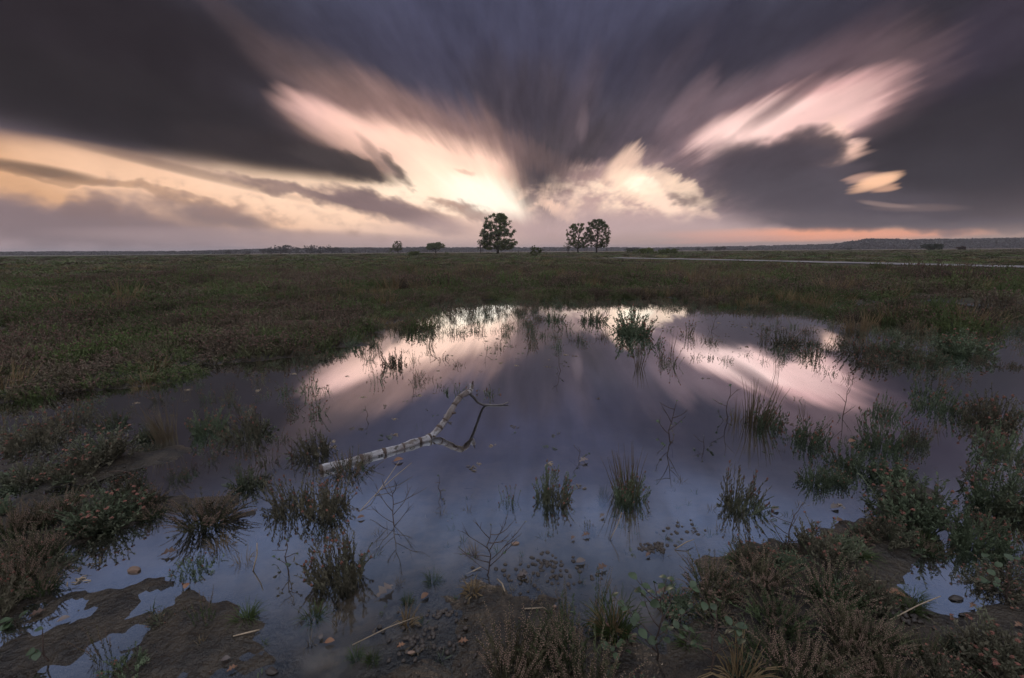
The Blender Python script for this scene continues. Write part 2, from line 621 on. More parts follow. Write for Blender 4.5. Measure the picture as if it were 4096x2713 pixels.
M = {}
M["heath"] = two_tone("heath_foliage", (0.110, 0.140, 0.082), (0.115, 0.104, 0.070), 1.3)
M["heath_carpet"] = two_tone("heath_carpet_foliage", (0.115, 0.145, 0.056), (0.132, 0.104, 0.072), 0.34)
M["heath_bloom"] = plain("dead_heath_bloom", (0.22, 0.098, 0.072), 0.8, 0.4)
M["carpet_bloom"] = plain("carpet_dead_bloom", (0.17, 0.095, 0.078), 0.8, 0.4)
M["ling"] = two_tone("ling_foliage", (0.060, 0.080, 0.036), (0.080, 0.072, 0.040), 1.6)
M["ling_bloom"] = plain("faded_ling_bloom", (0.25, 0.165, 0.125), 0.8, 0.6)
M["rush"] = plain("rush_stem", (0.125, 0.095, 0.055), 0.6, 0.5)
M["straw"] = plain("dry_straw", (0.36, 0.28, 0.19), 0.7, 0.4)
M["grass"] = plain("green_grass", (0.075, 0.105, 0.035), 0.6, 0.5, trans=0.25)
M["dry_grass"] = plain("dry_grass", (0.23, 0.165, 0.085), 0.7, 0.5, trans=0.2)
M["bark"] = plain("twig_bark", (0.085, 0.060, 0.048), 0.75, 0.4)
M["trunk"] = plain("trunk_bark", (0.055, 0.045, 0.035), 0.85, 0.3, scale=3)
M["leaf"] = plain("sapling_leaf", (0.060, 0.092, 0.042), 0.45, 0.5, 0.5, trans=0.25)
M["oak_leaf"] = plain("tree_foliage", (0.115, 0.135, 0.050), 0.6, 0.5, scale=0.5, trans=0.4)
M["pine_leaf"] = plain("conifer_foliage", (0.036, 0.050, 0.026), 0.7, 0.4, scale=0.5, trans=0.1)
M["red_leaf"] = plain("reddish_foliage", (0.085, 0.045, 0.028), 0.7, 0.4, scale=0.5, trans=0.2)
M["wood_far"] = plain("woodland_foliage", (0.036, 0.042, 0.030), 0.9, 0.4, scale=0.1)
M["dead_leaf_brown"] = plain("dead_leaf_brown", (0.11, 0.060, 0.038), 0.55, 0.6, 0.5)
M["dead_leaf_pale"] = plain("dead_leaf_pale", (0.13, 0.10, 0.085), 0.5, 0.5, 0.5)
M["dead_leaf_orange"] = plain("dead_leaf_orange", (0.17, 0.080, 0.038), 0.5, 0.5, 0.5)
M["pellet"] = plain("dropping_pellet", (0.045, 0.034, 0.026), 0.5, 0.5, 0.5)
M["stone"] = plain("sandstone", (0.22, 0.145, 0.105), 0.75, 0.4, scale=30)
M["post"] = plain("weathered_post_wood", (0.14, 0.12, 0.10), 0.85, 0.3, scale=8)
M["moss"] = plain("moss", (0.13, 0.115, 0.040), 0.9, 0.5, scale=15, trans=0.1)


def ground_material():
    m, g, b = material("ground_soil")
    p = geo_pos(g)
    x, y, z = g.sep(p)
    d = g.vm("LENGTH", p)
    far = g.rng(d, 14.0, 60.0)
    # sandy bed and mud
    n1 = g.noise(g.vm("MULTIPLY", p, (1.0, 1.7, 1.0)), 1.9, 5.0, 0.68)
    n2 = g.noise(p, 9.0, 4.0, 0.65)
    n3 = g.noise(p, 45.0, 3.0, 0.6)
    sand = g.mix(g.rng(n1, 0.40, 0.60), (0.125, 0.092, 0.060), (0.048, 0.040, 0.030))
    sand = g.mix(g.m("MULTIPLY", g.rng(n2, 0.50, 0.68), 0.65), sand, (0.030, 0.027, 0.022))
    sand = g.mix(g.m("MULTIPLY", g.rng(n3, 0.52, 0.70), 0.35), sand, (0.030, 0.026, 0.021))
    mud = g.mix(g.rng(n2, 0.35, 0.65), (0.050, 0.038, 0.025), (0.020, 0.016, 0.012))
    wet = g.rng(z, -0.035, 0.005)
    near = g.mix(wet, sand, mud)
    # heath seen far away: brown, with green and rust-coloured stretches lying across
    pf = g.vm("MULTIPLY", p, (0.02, 0.05, 0.0))
    f1 = g.noise(pf, 1.0, 4.0, 0.6)
    f2 = g.noise(g.vm("MULTIPLY", p, (0.25, 0.6, 0.0)), 1.0, 4.0, 0.7)
    heath = g.mix(g.rng(f1, 0.40, 0.62), (0.112, 0.090, 0.064), (0.098, 0.108, 0.050))
    heath = g.mix(g.m("MULTIPLY", g.rng(f2, 0.45, 0.7), 0.6), heath, (0.055, 0.045, 0.034))
    rust = g.m("MULTIPLY", g.rng(d, 90.0, 190.0), g.rng(g.m("SUBTRACT", x, g.m("MULTIPLY", y, -0.6)), -40.0, 30.0))
    heath = g.mix(g.m("MULTIPLY", rust, 0.7), heath, (0.135, 0.080, 0.048))
    col = g.mix(g.m("MAXIMUM", far, g.m("MULTIPLY", g.rng(z, 0.03, 0.09), 0.8)), near, heath)
    g.put(b.inputs["Base Color"], col)
    g.put(b.inputs["Roughness"], g.rng(z, -0.005, 0.05, 0.35, 0.9))
    b.inputs["Specular IOR Level"].default_value = 0.35
    bump = g.new("ShaderNodeBump")
    g.put(bump.inputs["Strength"], g.rng(z, -0.02, 0.0, 0.08, 1.0))
    bump.inputs["Distance"].default_value = 0.035
    g.put(bump.inputs["Height"], g.m("ADD", g.m("MULTIPLY", n2, 0.6), g.m("MULTIPLY", n3, 0.5)))
    m.node_tree.links.new(bump.outputs[0], b.inputs["Normal"])
    return m


def water_material():
    m = bpy.data.materials.new("pond_water")
    m.use_nodes = True
    nt = m.node_tree
    nt.nodes.clear()
    g = NG(nt)
    p = geo_pos(g)
    # the surface film mirrors strongly at a low angle; looking down one sees the bed
    lw = g.new("ShaderNodeLayerWeight")
    lw.inputs[0].default_value = 0.5
    bump = g.new("ShaderNodeBump")
    bump.inputs["Strength"].default_value = 0.008
    bump.inputs["Distance"].default_value = 0.01
    g.put(bump.inputs["Height"], g.noise(p, 2.2, 2.0, 0.5))
    f = g.rng(lw.outputs["Facing"], 0.28, 0.71, 0.015, 0.98)
    gl = g.new("ShaderNodeBsdfGlossy")
    gl.inputs["Roughness"].default_value = 0.015
    gl.inputs["Color"].default_value = (0.90, 0.96, 1.0, 1)
    nt.links.new(bump.outputs[0], gl.inputs["Normal"])
    tr = g.new("ShaderNodeBsdfTransparent")
    tr.inputs[0].default_value = (0.86, 0.88, 0.90, 1)
    mx = g.new("ShaderNodeMixShader")
    g.put(mx.inputs[0], f)
    nt.links.new(tr.outputs[0], mx.inputs[1])
    nt.links.new(gl.outputs[0], mx.inputs[2])
    out = g.new("ShaderNodeOutputMaterial")
    nt.links.new(mx.outputs[0], out.inputs[0])
    return m


# ================================================================ terrain
# outline of the open water, traced on the photograph and laid on the ground plane
K = 4096 / 2367.0


def plan(poly):
    return [tuple(ground(x * K, y * K)[:2]) for x, y in poly]


POND = plan([
    (432, 868), (395, 850), (470, 840), (600, 834), (690, 828), (740, 816), (780, 804), (850, 797), (800, 777), (870, 763),
    (940, 742), (965, 714), (1010, 699), (1120, 693), (1250, 690), (1400, 692), (1550, 688), (1640, 690), (1680, 702),
    (1800, 708), (1900, 718), (1960, 722), (2020, 706), (2150, 698), (2175, 712), (2115, 735), (2200, 745), (2367, 742),
    (2700, 760), (2900, 1000), (2720, 1250), (2400, 1330), (2290, 1380), (2200, 1410), (2120, 1370), (2170, 1290), (2190, 1210), (2120, 1130),
    (2030, 1140), (1990, 1195), (1850, 1235), (1700, 1285), (1590, 1320), (1610, 1390), (1560, 1480), (1500, 1520),
    (1440, 1450), (1340, 1400), (1200, 1375), (1090, 1350), (1065, 1385), (970, 1405), (900, 1445), (880, 1500),
    (830, 1568), (760, 1640), (650, 1600), (590, 1500), (500, 1420), (420, 1372), (320, 1352), (220, 1372), (160, 1335),
    (175, 1262), (250, 1224), (380, 1212), (540, 1218), (590, 1182), (545, 1150), (450, 1138), (370, 1128), (290, 1130),
    (170, 1142), (0, 1152), (-200, 1165), (-250, 925), (0, 928), (150, 914), (280, 902), (400, 891)])
SPIT = plan([(-200, 1135), (-200, 1098), (60, 1086), (200, 1062), (330, 1042), (440, 1024), (455, 1044), (340, 1076), (250, 1096), (150, 1120), (0, 1136)])
SWAMP_PLAN = plan([(1940, 703), (2000, 704), (2150, 694), (2250, 705), (2420, 700), (2420, 860), (2300, 850), (2150, 830), (2000, 800), (1950, 760)])
MUD = plan([(820, 1400), (1000, 1380), (1250, 1340), (1500, 1400), (1560, 1700), (600, 1800), (-300, 1800), (-200, 1420), (120, 1390), (400, 1360), (600, 1420), (700, 1560), (800, 1560)])
TRACK = [ground(x, y)[:2] for x, y in ((2480, 1036), (2600, 1040.5), (2750, 1043), (2950, 1048), (3200, 1055), (3500, 1063), (3800, 1072), (4096, 1081), (4500, 1096), (5200, 1124))]


def track_dist(x, y):
    best = np.full(np.shape(x), 1e9)
    for (x0, y0), (x1, y1) in zip(TRACK[:-1], TRACK[1:]):
        dx, dy = x1 - x0, y1 - y0
        t = np.clip(((x - x0) * dx + (y - y0) * dy) / (dx * dx + dy * dy), 0, 1)
        best = np.minimum(best, np.hypot(x - x0 - t * dx, y - y0 - t * dy))
    return best


def height(x, y):
    x, y = np.asarray(x, float), np.asarray(y, float)
    r = np.hypot(x, y)
    sd = dist_poly(x, y, POND)
    sd = np.where(inside(x, y, POND), -sd, sd)
    ss = dist_poly(x, y, SPIT)
    ss = np.where(inside(x, y, SPIT), -ss, ss)
    s = np.maximum(sd, -ss)                               # above zero on land
    rag = (fbm(x * 2.2, y * 2.2, 3) - 0.5) * np.clip(r * 0.09, 0.20, 1.2) + (fbm(x * 9, y * 9, 8, 3) - 0.5) * 0.16
    s = s + rag
    land = 0.075 * (1 - np.exp(-np.maximum(s, 0) / 0.55))
    bed = -0.11 * (1 - np.exp(np.minimum(s, 0) / 0.7))
    h = land + bed
    flat = inside(x, y, MUD) & (s > 0)
    h = np.where(flat, h * 0.12 + (fbm(x * 2.8, y * 2.8, 17, 5) - 0.50) * 0.060 + 0.002, h)
    sw = inside(x, y, SWAMP_PLAN)
    h = np.where(sw, -0.035 + (fbm(x * 1.1, y * 1.1, 66, 3) - 0.5) * 0.16, h)
    h += (fbm(x * 3.5, y * 3.5, 11, 3) - 0.5) * 0.022 * np.clip((8 - r) / 4, 0.3, 1)
    h += (fbm(x * 18, y * 18, 23, 2) - 0.5) * 0.008 * np.clip((5 - r) / 2, 0, 1)
    # gentle hollows of the heath, some of them holding water
    hol = fbm(x * 0.35, y * 0.35, 31, 3) - 0.5
    out = np.clip((s - 0.5) / 2.0, 0, 1)
    h += out * (0.02 + hol * np.where(x > 12, 0.34, 0.26)) * np.clip((70 - r) / 30, 0, 1)
    # wet ground behind the track
    td = track_dist(x, y)
    behind = np.exp(-((x - 48) / 26) ** 2 - ((y - 58) / 12) ** 2)
    h -= behind * 0.10 * (0.6 + (fbm(x * 0.3, y * 0.3, 41, 3) - 0.4) * 2.0)
    h = np.where(td < 6, h + (0.13 - h) * np.clip((6 - td) / 3.4, 0, 1), h)
    h += np.clip((r - 60) / 200, 0, 1) * 0.10
    return h


def wedge(a0, a1, n0, rest):
    a = list(np.linspace(-a0, a1, n0))
    step = (2 * math.pi - a0 - a1) / (rest + 1)
    return np.array(a + [a1 + step * (i + 1) for i in range(rest)])


TH = wedge(math.radians(58), math.radians(58), 520, 50)
R = np.concatenate([[0.25], np.exp(np.linspace(math.log(0.5), math.log(120), 470)), np.exp(np.linspace(math.log(130), math.log(6000), 50))])
gx = (R[:, None] * np.sin(TH)[None, :])
gy = (R[:, None] * np.cos(TH)[None, :])
gz = height(gx.ravel(), gy.ravel()).reshape(gx.shape)
nr, nt_ = gx.shape
gv = np.stack([gx, gy, gz], -1).reshape(-1, 3)
ii, jj = np.meshgrid(np.arange(nr - 1), np.arange(nt_), indexing="ij")
a_ = ii * nt_ + jj
b_ = ii * nt_ + (jj + 1) % nt_
faces = np.stack([a_, b_, b_ + nt_, a_ + nt_], -1).reshape(-1, 4)[:, ::-1]
centre = len(gv)
gv = np.vstack([gv, [[0, 0, float(height(np.array([0.0]), np.array([0.0]))[0])]]])
me = bpy.data.meshes.new("ground")
nq = len(faces)
me.vertices.add(len(gv))
me.vertices.foreach_set("co", gv.ravel().astype(np.float32))
tri = np.stack([np.arange(nt_), np.full(nt_, centre), (np.arange(nt_) + 1) % nt_], -1)
me.loops.add(nq * 4 + nt_ * 3)
me.loops.foreach_set("vertex_index", np.concatenate([faces.ravel(), tri.ravel()]).astype(np.int32))
me.polygons.add(nq + nt_)
me.polygons.foreach_set("loop_start", np.concatenate([np.arange(nq) * 4, nq * 4 + np.arange(nt_) * 3]).astype(np.int32))
me.update(calc_edges=True)
me.validate()
me.polygons.foreach_set("use_smooth", [True] * len(me.polygons))
me.materials.append(ground_material())
g_ob = tag(link("ground", me), "brown heath ground, sand bed and mud around the pool", kind="structure")

mb = MB()
mb.face([(-160, -6, 0), (160, -6, 0), (160, 130, 0), (-160, 130, 0)])
w_ob = tag(mb.build("water", water_material(), smooth=False), "still shallow water mirroring the evening sky", kind="structure")


def gz_at(x, y):
    return float(height(np.array([x]), np.array([y]))[0])


# sandy track running off to the right behind the heath
def track_material():
    m, g, b = material("track_gravel")
    p = geo_pos(g)
    n = g.noise(g.vm("MULTIPLY", p, (0.35, 1.2, 1.0)), 1.0, 5.0, 0.65)
    n2 = g.noise(p, 3.0, 4.0, 0.7)
    col = g.mix(g.rng(n, 0.40, 0.60), (0.27, 0.245, 0.24), (0.13, 0.115, 0.10))
    col = g.mix(g.m("MULTIPLY", g.rng(n2, 0.50, 0.66), 0.7), col, (0.09, 0.085, 0.05))
    g.put(b.inputs["Base Color"], col)
    b.inputs["Roughness"].default_value = 0.55
    return m


def build_track():
    mb = MB()
    pts = []
    for (x0, y0), (x1, y1) in zip(TRACK[:-1], TRACK[1:]):
        n = max(2, int(math.hypot(x1 - x0, y1 - y0) / 1.0))
        for i in range(n):
            t = i / n
            pts.append(np.array([x0 + (x1 - x0) * t, y0 + (y1 - y0) * t]))
    rows = []
    for i, p in enumerate(pts):
        t = pts[min(i + 2, len(pts) - 1)] - pts[max(i - 2, 0)]
        t /= np.linalg.norm(t)
        nrm = np.array([-t[1], t[0]])
        wob = 0.25 * math.sin(i * 0.37) + 0.2 * math.sin(i * 0.9 + 1)
        row = []
        for k, u in enumerate((-1.7 - 0.7 * wob, -0.9, 0.0, 0.9, 1.7 + wob * 0.7)):
            q = p + nrm * u
            row.append((q[0], q[1], 0.17 + (0.03, 0.05, 0.09, 0.05, 0.03)[k]))
        rows.append(row)
    for r_ in rows:
        mb.v.extend(r_)
    for i in range(len(rows) - 1):
        for k in range(4):
            a = i * 5 + k
            mb.f.append((a, a + 1, a + 6, a + 5))
            mb.mi.append(0)
    return tag(mb.build("track", track_material()), "pale gravel track crossing the heath behind the pool", kind="structure")


build_track()

# ================================================================ plants: one mesh of each kind, shared by its copies
def rnd(a, b):
    return float(RNG.uniform(a, b))


def stem_path(base, lean, az, length, n=5, bend=0.5, wob=0.03):
    """a stem that starts upright-ish, leans to one side and curves"""
    p = np.array(base, float)
    out = [p.copy()]
    th = lean * (1 - bend)
    for i in range(n):
        th += lean * bend * 2 / n
        a = az + rnd(-0.25, 0.25)
        p = p + np.array([math.sin(th) * math.cos(a), math.sin(th) * math.sin(a), math.cos(th)]) * (length / n)
        p += np.array([rnd(-wob, wob), rnd(-wob, wob), 0]) * length
        out.append(p.copy())
    return out


def along(path, t):
    n = len(path) - 1
    k = min(int(t * n), n - 1)
    u = t * n - k
    return path[k] * (1 - u) + path[k + 1] * u, path[k + 1] - path[k]


def leaf_tri(mb, p, d, L, w, mi=0):
    """one small pointed leaf"""
    d = d / (np.linalg.norm(d) + 1e-9)
    s = np.cross(d, np.array([rnd(-1, 1), rnd(-1, 1), rnd(-1, 1)]))
    s /= np.linalg.norm(s) + 1e-9
    mb.face([p - s * w * 0.4, p + d * L * 0.5 + s * w, p + d * L, p + d * L * 0.45 - s * w], mi)


def heath_meshes(seed, stems=110, spread=0.30, lean=0.75, h=0.72, leaves=20, heads=0.4, fat=1.0, mats=("heath", "heath_bloom"), wide=0.0):
    """cross-leaved heath: many thin upright stems with needle leaves, some ending in a dry flower head. One unit wide."""
    global RNG
    RNG = np.random.default_rng(seed)
    fo, bl = MB(), MB()
    for i in range(stems):
        rr = spread * math.sqrt(rnd(0, 1)) + wide * rnd(0, 1)
        az = rnd(0, 6.283)
        out = az + rnd(-0.9, 0.9)
        e_ = rr / (spread + wide)
        ln = lean * (0.10 + 0.75 * e_) * rnd(0.3, 1.3)
        L = h * rnd(0.35, 1.15) * (1.08 - 0.45 * e_ * e_)
        path = stem_path((rr * math.cos(az), rr * math.sin(az), -0.03), ln, out, L, 4, rnd(-0.2, 0.6), 0.05)
        fo.tube(path, [0.008 * fat, 0.007 * fat, 0.006 * fat, 0.005 * fat, 0.004 * fat], 3, 0, False)
        for k in range(leaves):
            t = 0.18 + 0.82 * (k + rnd(0, 1)) / leaves
            p, d = along(path, min(t, 0.999))
            d = d / np.linalg.norm(d)
            a = rnd(0, 6.283)
            side = np.array([math.cos(a), math.sin(a), 0.3])
            leaf_tri(fo, p, d * 0.8 + side * 0.8, 0.058 * rnd(0.6, 1.4) * fat ** 0.5, 0.0125 * fat, 0)
        if rnd(0, 1) < heads and L > 0.5 * h:
            tip = path[-1]
            for k in range(6):
                a = k * 1.05 + rnd(-0.3, 0.3)
                bl.octa(tip + np.array([math.cos(a) * 0.014, math.sin(a) * 0.014, rnd(-0.010, 0.012)]) * fat ** 0.5, 0.0108 * rnd(0.7, 1.2) * fat ** 0.5, 0, 1.3)
            bl.octa(tip + np.array([0, 0, 0.014]), 0.012, 0, 1.2)
    if not bl.v:
        bl.octa((0, 0, h * 0.8), 0.01)
    return fo.mesh("heath_foliage", M[mats[0]], False), bl.mesh("heath_heads", M[mats[1]], False)


def ling_meshes(seed, stems=90, spread=0.30, lean=0.55, h=0.8, beads=22, green=10, fat=1.0):
    """ling heather: wiry stems, small scale leaves below, faded flowers in spikes above"""
    global RNG
    RNG = np.random.default_rng(seed)
    fo, bl = MB(), MB()
    for i in range(stems):
        rr = spread * math.sqrt(rnd(0, 1))
        az = rnd(0, 6.283)
        ln = lean * (0.1 + 0.9 * rr / spread) * rnd(0.4, 1.3)
        L = h * rnd(0.5, 1.15)
        path = stem_path((rr * math.cos(az), rr * math.sin(az), -0.03), ln, az + rnd(-0.8, 0.8), L, 5, 0.4, 0.02)
        fo.tube(path, [0.007 * fat, 0.006 * fat, 0.005 * fat, 0.005 * fat, 0.004 * fat, 0.003 * fat], 3, 0, False)
        for k in range(green):
            p, d = along(path, rnd(0.15, 0.62))
            d = d / np.linalg.norm(d)
            a = rnd(0, 6.283)
            leaf_tri(fo, p, d + 0.9 * np.array([math.cos(a), math.sin(a), 0.2]), 0.075 * rnd(0.6, 1.4), 0.010 * fat)
        t0 = rnd(0.45, 0.62)
        if rnd(0, 1) < 0.75:
            for k in range(beads):
                t = t0 + (0.995 - t0) * k / beads
                p, d = along(path, t)
                a = k * 2.4 + rnd(-0.3, 0.3)
                bl.octa(p + np.array([math.cos(a), math.sin(a), 0.0]) * 0.012, 0.0085 * rnd(0.7, 1.25) * fat * (1.1 - 0.4 * t), 0, 1.2)
        else:
            for k in range(14):
                p, d = along(path, rnd(0.5, 0.99))
                a = rnd(0, 6.283)
                leaf_tri(fo, p, d / np.linalg.norm(d) + 0.7 * np.array([math.cos(a), math.sin(a), 0.2]), 0.05, 0.009 * fat)
    return fo.mesh("ling_foliage", M["ling"], False), bl.mesh("ling_spikes", M["ling_bloom"], False)


def blade_mesh(seed, n, spread, h, lean, w, mat, name, jit=0.5, seg=4, bend=0.4):
    global RNG
    RNG = np.random.default_rng(seed)
    mb = MB()
    for i in range(n):
        rr = spread * math.sqrt(rnd(0, 1))
        az = rnd(0, 6.283)
        L = h * rnd(1 - jit, 1.1)
        path = stem_path((rr * math.cos(az), rr * math.sin(az), -0.04), lean * rnd(0.1, 1.2), az + rnd(-0.7, 0.7), L, seg, bend, 0.01)
        mb.tube(path, [w * (1 - 0.8 * k / seg) for k in range(seg + 1)], 3, 0, False)
    return mb.mesh(name, mat, False)


def leaf_mesh(name, mat, L=1.0, w=0.36, lobes=0, curl=0.15):
    """a leaf lying along +x, slightly cupped, with a midrib fold; lobes make an oak leaf"""
    mb = MB()
    n = 12 if lobes else 7
    for i in range(n + 1):
        t = i / n
        half = w * math.sin(math.pi * min(1, t * 0.94 + 0.06)) ** 0.8
        if lobes:
            half *= 0.68 + 0.42 * math.cos(t * lobes * 2 * math.pi)
        half = max(half, 0.012)
        z = curl * math.sin(t * math.pi) * 0.6
        mb.v += [(t * L, -half, z + curl * half), (t * L, 0, z), (t * L, half, z + curl * half)]
    for i in range(n):
        a = i * 3
        mb.f += [(a, a + 1, a + 4, a + 3), (a + 1, a + 2, a + 5, a + 4)]
        mb.mi += [0, 0]
    mb.tube([(-0.22 * L, 0, -0.02), (0, 0, 0)], [0.015, 0.02], 3)
    return mb.mesh(name, mat)


HEATH = [heath_meshes(100 + i, stems=(115, 95, 130, 85, 110, 60, 140, 75)[i], spread=(0.30, 0.36, 0.24, 0.40, 0.32, 0.22, 0.34, 0.42)[i], lean=(0.75, 0.95, 0.65, 1.05, 0.85, 1.3, 0.5, 1.2)[i],
                       h=(0.74, 0.62, 0.8, 0.6, 0.7, 0.85, 0.66, 0.5)[i], heads=(0.42, 0.35, 0.3, 0.5, 0.15, 0.5, 0.25, 0.4)[i]) for i in range(8)]
HEATH_THIN = [heath_meshes(140 + i, stems=26, spread=0.16, lean=0.8, h=0.85, leaves=14, heads=0.7) for i in range(3)]
HEATH_LOW = [heath_meshes(150 + i, stems=60, spread=0.35, lean=1.2, h=0.42, leaves=14, heads=0.15) for i in range(2)]
SKIRT = [heath_meshes(160 + i, stems=30, spread=0.48, lean=1.5, h=0.34, leaves=13, heads=0.25)[0] for i in range(3)]
LING = [ling_meshes(200 + i, stems=(110, 80, 95)[i], lean=(0.5, 0.7, 0.9)[i], h=(0.85, 0.75, 0.62)[i]) for i in range(3)]
LING_THIN = [ling_meshes(230 + i, stems=12, spread=0.2, lean=0.35, h=0.95, beads=30) for i in range(2)]
RUSH = [blade_mesh(300, 60, 0.18, 1.0, 0.28, 0.011, M["rush"], "rush_blades"), blade_mesh(301, 30, 0.14, 1.0, 0.42, 0.014, M["rush"], "rush_blades"), blade_mesh(302, 8, 0.10, 1.0, 0.25, 0.010, M["rush"], "rush_blades")]
GRASS = [blade_mesh(310, 90, 0.16, 0.55, 1.1, 0.011, M["grass"], "grass_blades", bend=0.7), blade_mesh(311, 60, 0.14, 0.5, 1.3, 0.012, M["dry_grass"], "dry_blades", bend=0.7)]
SPRIG = [blade_mesh(320 + i, 9, 0.08, 0.35, 1.0, 0.014, M[("grass", "rush", "heath")[i]], "sprig_blades") for i in range(3)]
TWIG_LEAF = leaf_mesh("twig_leaf", M["leaf"], 1.0, 0.40)
OAK_LEAF = {k: leaf_mesh("oak_leaf", M["dead_leaf_" + k], 1.0, 0.36, 3, 0.25) for k in ("brown", "pale", "orange")}
BIRCH_LEAF = {k: leaf_mesh("fallen_leaf_blade", M["dead_leaf_" + k], 1.0, 0.34, 0, 0.2) for k in ("brown", "pale", "orange")}

# ---------------------------------------------------------------- ground cover that nobody could count
def proto_collection(name, meshes):
    """meshes kept out of the scene, only as sources of the ground cover"""
    c = bpy.data.collections.new(name)
    for i, ms in enumerate(meshes):
        o = bpy.data.objects.new("%s_source_%02d" % (name, i), ms)
        c.objects.link(o)
    return c


def joined(meshes, name):
    """one mesh out of several, materials kept"""
    v, f, mi, mats, off = [], [], [], [], 0
    for me_ in meshes:
        co = np.empty(len(me_.vertices) * 3)
        me_.vertices.foreach_get("co", co)
        v.append(co.reshape(-1, 3))
        k = len(mats)
        mats += list(me_.materials)
        for p in me_.polygons:
            f.append(tuple(q + off for q in p.vertices))
            mi.append(k + p.material_index)
        off += len(me_.vertices)
    me2 = bpy.data.meshes.new(name)
    me2.from_pydata(np.vstack(v).tolist(), [], f)
    for m in mats:
        me2.materials.append(m)
    me2.polygons.foreach_set("material_index", mi)
    me2.update()
    return me2


def scatter(name, coll, pts, scale, rot, idx, label, cat):
    """one object: copies of the sources standing at the given points"""
    me_ = bpy.data.meshes.new(name)
    me_.vertices.add(len(pts))
    me_.vertices.foreach_set("co", np.asarray(pts, np.float32).ravel())
    for nm, typ, dat in (("size", "FLOAT_VECTOR", scale), ("turn", "FLOAT_VECTOR", rot), ("pick", "INT", idx)):
        at = me_.attributes.new(nm, typ, "POINT")
        at.data.foreach_set("vector" if typ == "FLOAT_VECTOR" else "value", np.asarray(dat, np.int32 if typ == "INT" else np.float32).ravel())
    o = link(name, me_)
    t = bpy.data.node_groups.new(name + "_cover", "GeometryNodeTree")
    t.interface.new_socket("Geometry", in_out="INPUT", socket_type="NodeSocketGeometry")
    t.interface.new_socket("Geometry", in_out="OUTPUT", socket_type="NodeSocketGeometry")
    gi, go = t.nodes.new("NodeGroupInput"), t.nodes.new("NodeGroupOutput")
    ci = t.nodes.new("GeometryNodeCollectionInfo")
    ci.inputs["Collection"].default_value = coll
    ci.inputs["Separate Children"].default_value = True
    ci.inputs["Reset Children"].default_value = True
    ip = t.nodes.new("GeometryNodeInstanceOnPoints")
    ip.inputs["Pick Instance"].default_value = True

    def named(nm, typ):
        n = t.nodes.new("GeometryNodeInputNamedAttribute")
        n.data_type = typ
        n.inputs["Name"].default_value = nm
        return n.outputs[0]

    t.links.new(gi.outputs[0], ip.inputs["Points"])
    t.links.new(ci.outputs[0], ip.inputs["Instance"])
    t.links.new(named("pick", "INT"), ip.inputs["Instance Index"])
    e2r = t.nodes.new("FunctionNodeEulerToRotation")
    t.links.new(named("turn", "FLOAT_VECTOR"), e2r.inputs[0])
    t.links.new(e2r.outputs[0], ip.inputs["Rotation"])
    t.links.new(named("size", "FLOAT_VECTOR"), ip.inputs["Scale"])
    t.links.new(ip.outputs[0], go.inputs[0])
    md = o.modifiers.new("cover", "NODES")
    md.node_group = t
    return tag(o, label, cat, kind="stuff")


def jitter_grid(x0, x1, y0, y1, step, seed):
    r = np.random.default_rng(seed)
    xs, ys = np.meshgrid(np.arange(x0, x1, step), np.arange(y0, y1, step))
    xs, ys = xs.ravel(), ys.ravel()
    return xs + r.uniform(-.5, .5, xs.size) * step, ys + r.uniform(-.5, .5, ys.size) * step, r


def in_view(x, y, m=250):
    px, py, c = project(np.stack([x, y, np.zeros_like(x)], -1))
    return (c > 0.2) & (px > -m) & (px < SW + m) & (py < SH + 500), px, py


def poly_src(p):
    return [(x * K, y * K) for x, y in p]


# where the right-hand swamp, the heather shore and the left corner are thickly grown
SWAMP = poly_src([(1940, 700), (2500, 690), (2500, 860), (2300, 850), (2150, 830), (2000, 800), (1950, 760)])
RIGHTBANK = poly_src([(2140, 830), (2500, 820), (2500, 1420), (2330, 1400), (2240, 1330), (2210, 1200), (2270, 1060), (2210, 960), (2120, 900)])
SHORE_R = poly_src([(1560, 1330), (1700, 1290), (1850, 1245), (2000, 1205), (2120, 1180), (2160, 1300), (2100, 1400), (2140, 1500), (2300, 1560), (2400, 1700), (1450, 1700), (1540, 1500)])
CORNER_L = poly_src([(-80, 1150), (150, 1150), (330, 1140), (420, 1190), (200, 1230), (140, 1330), (120, 1400), (60, 1440), (-80, 1450)])
SAND_R = poly_src([(2110, 1390), (2250, 1390), (2420, 1420), (2420, 1560), (2280, 1540), (2150, 1500)])


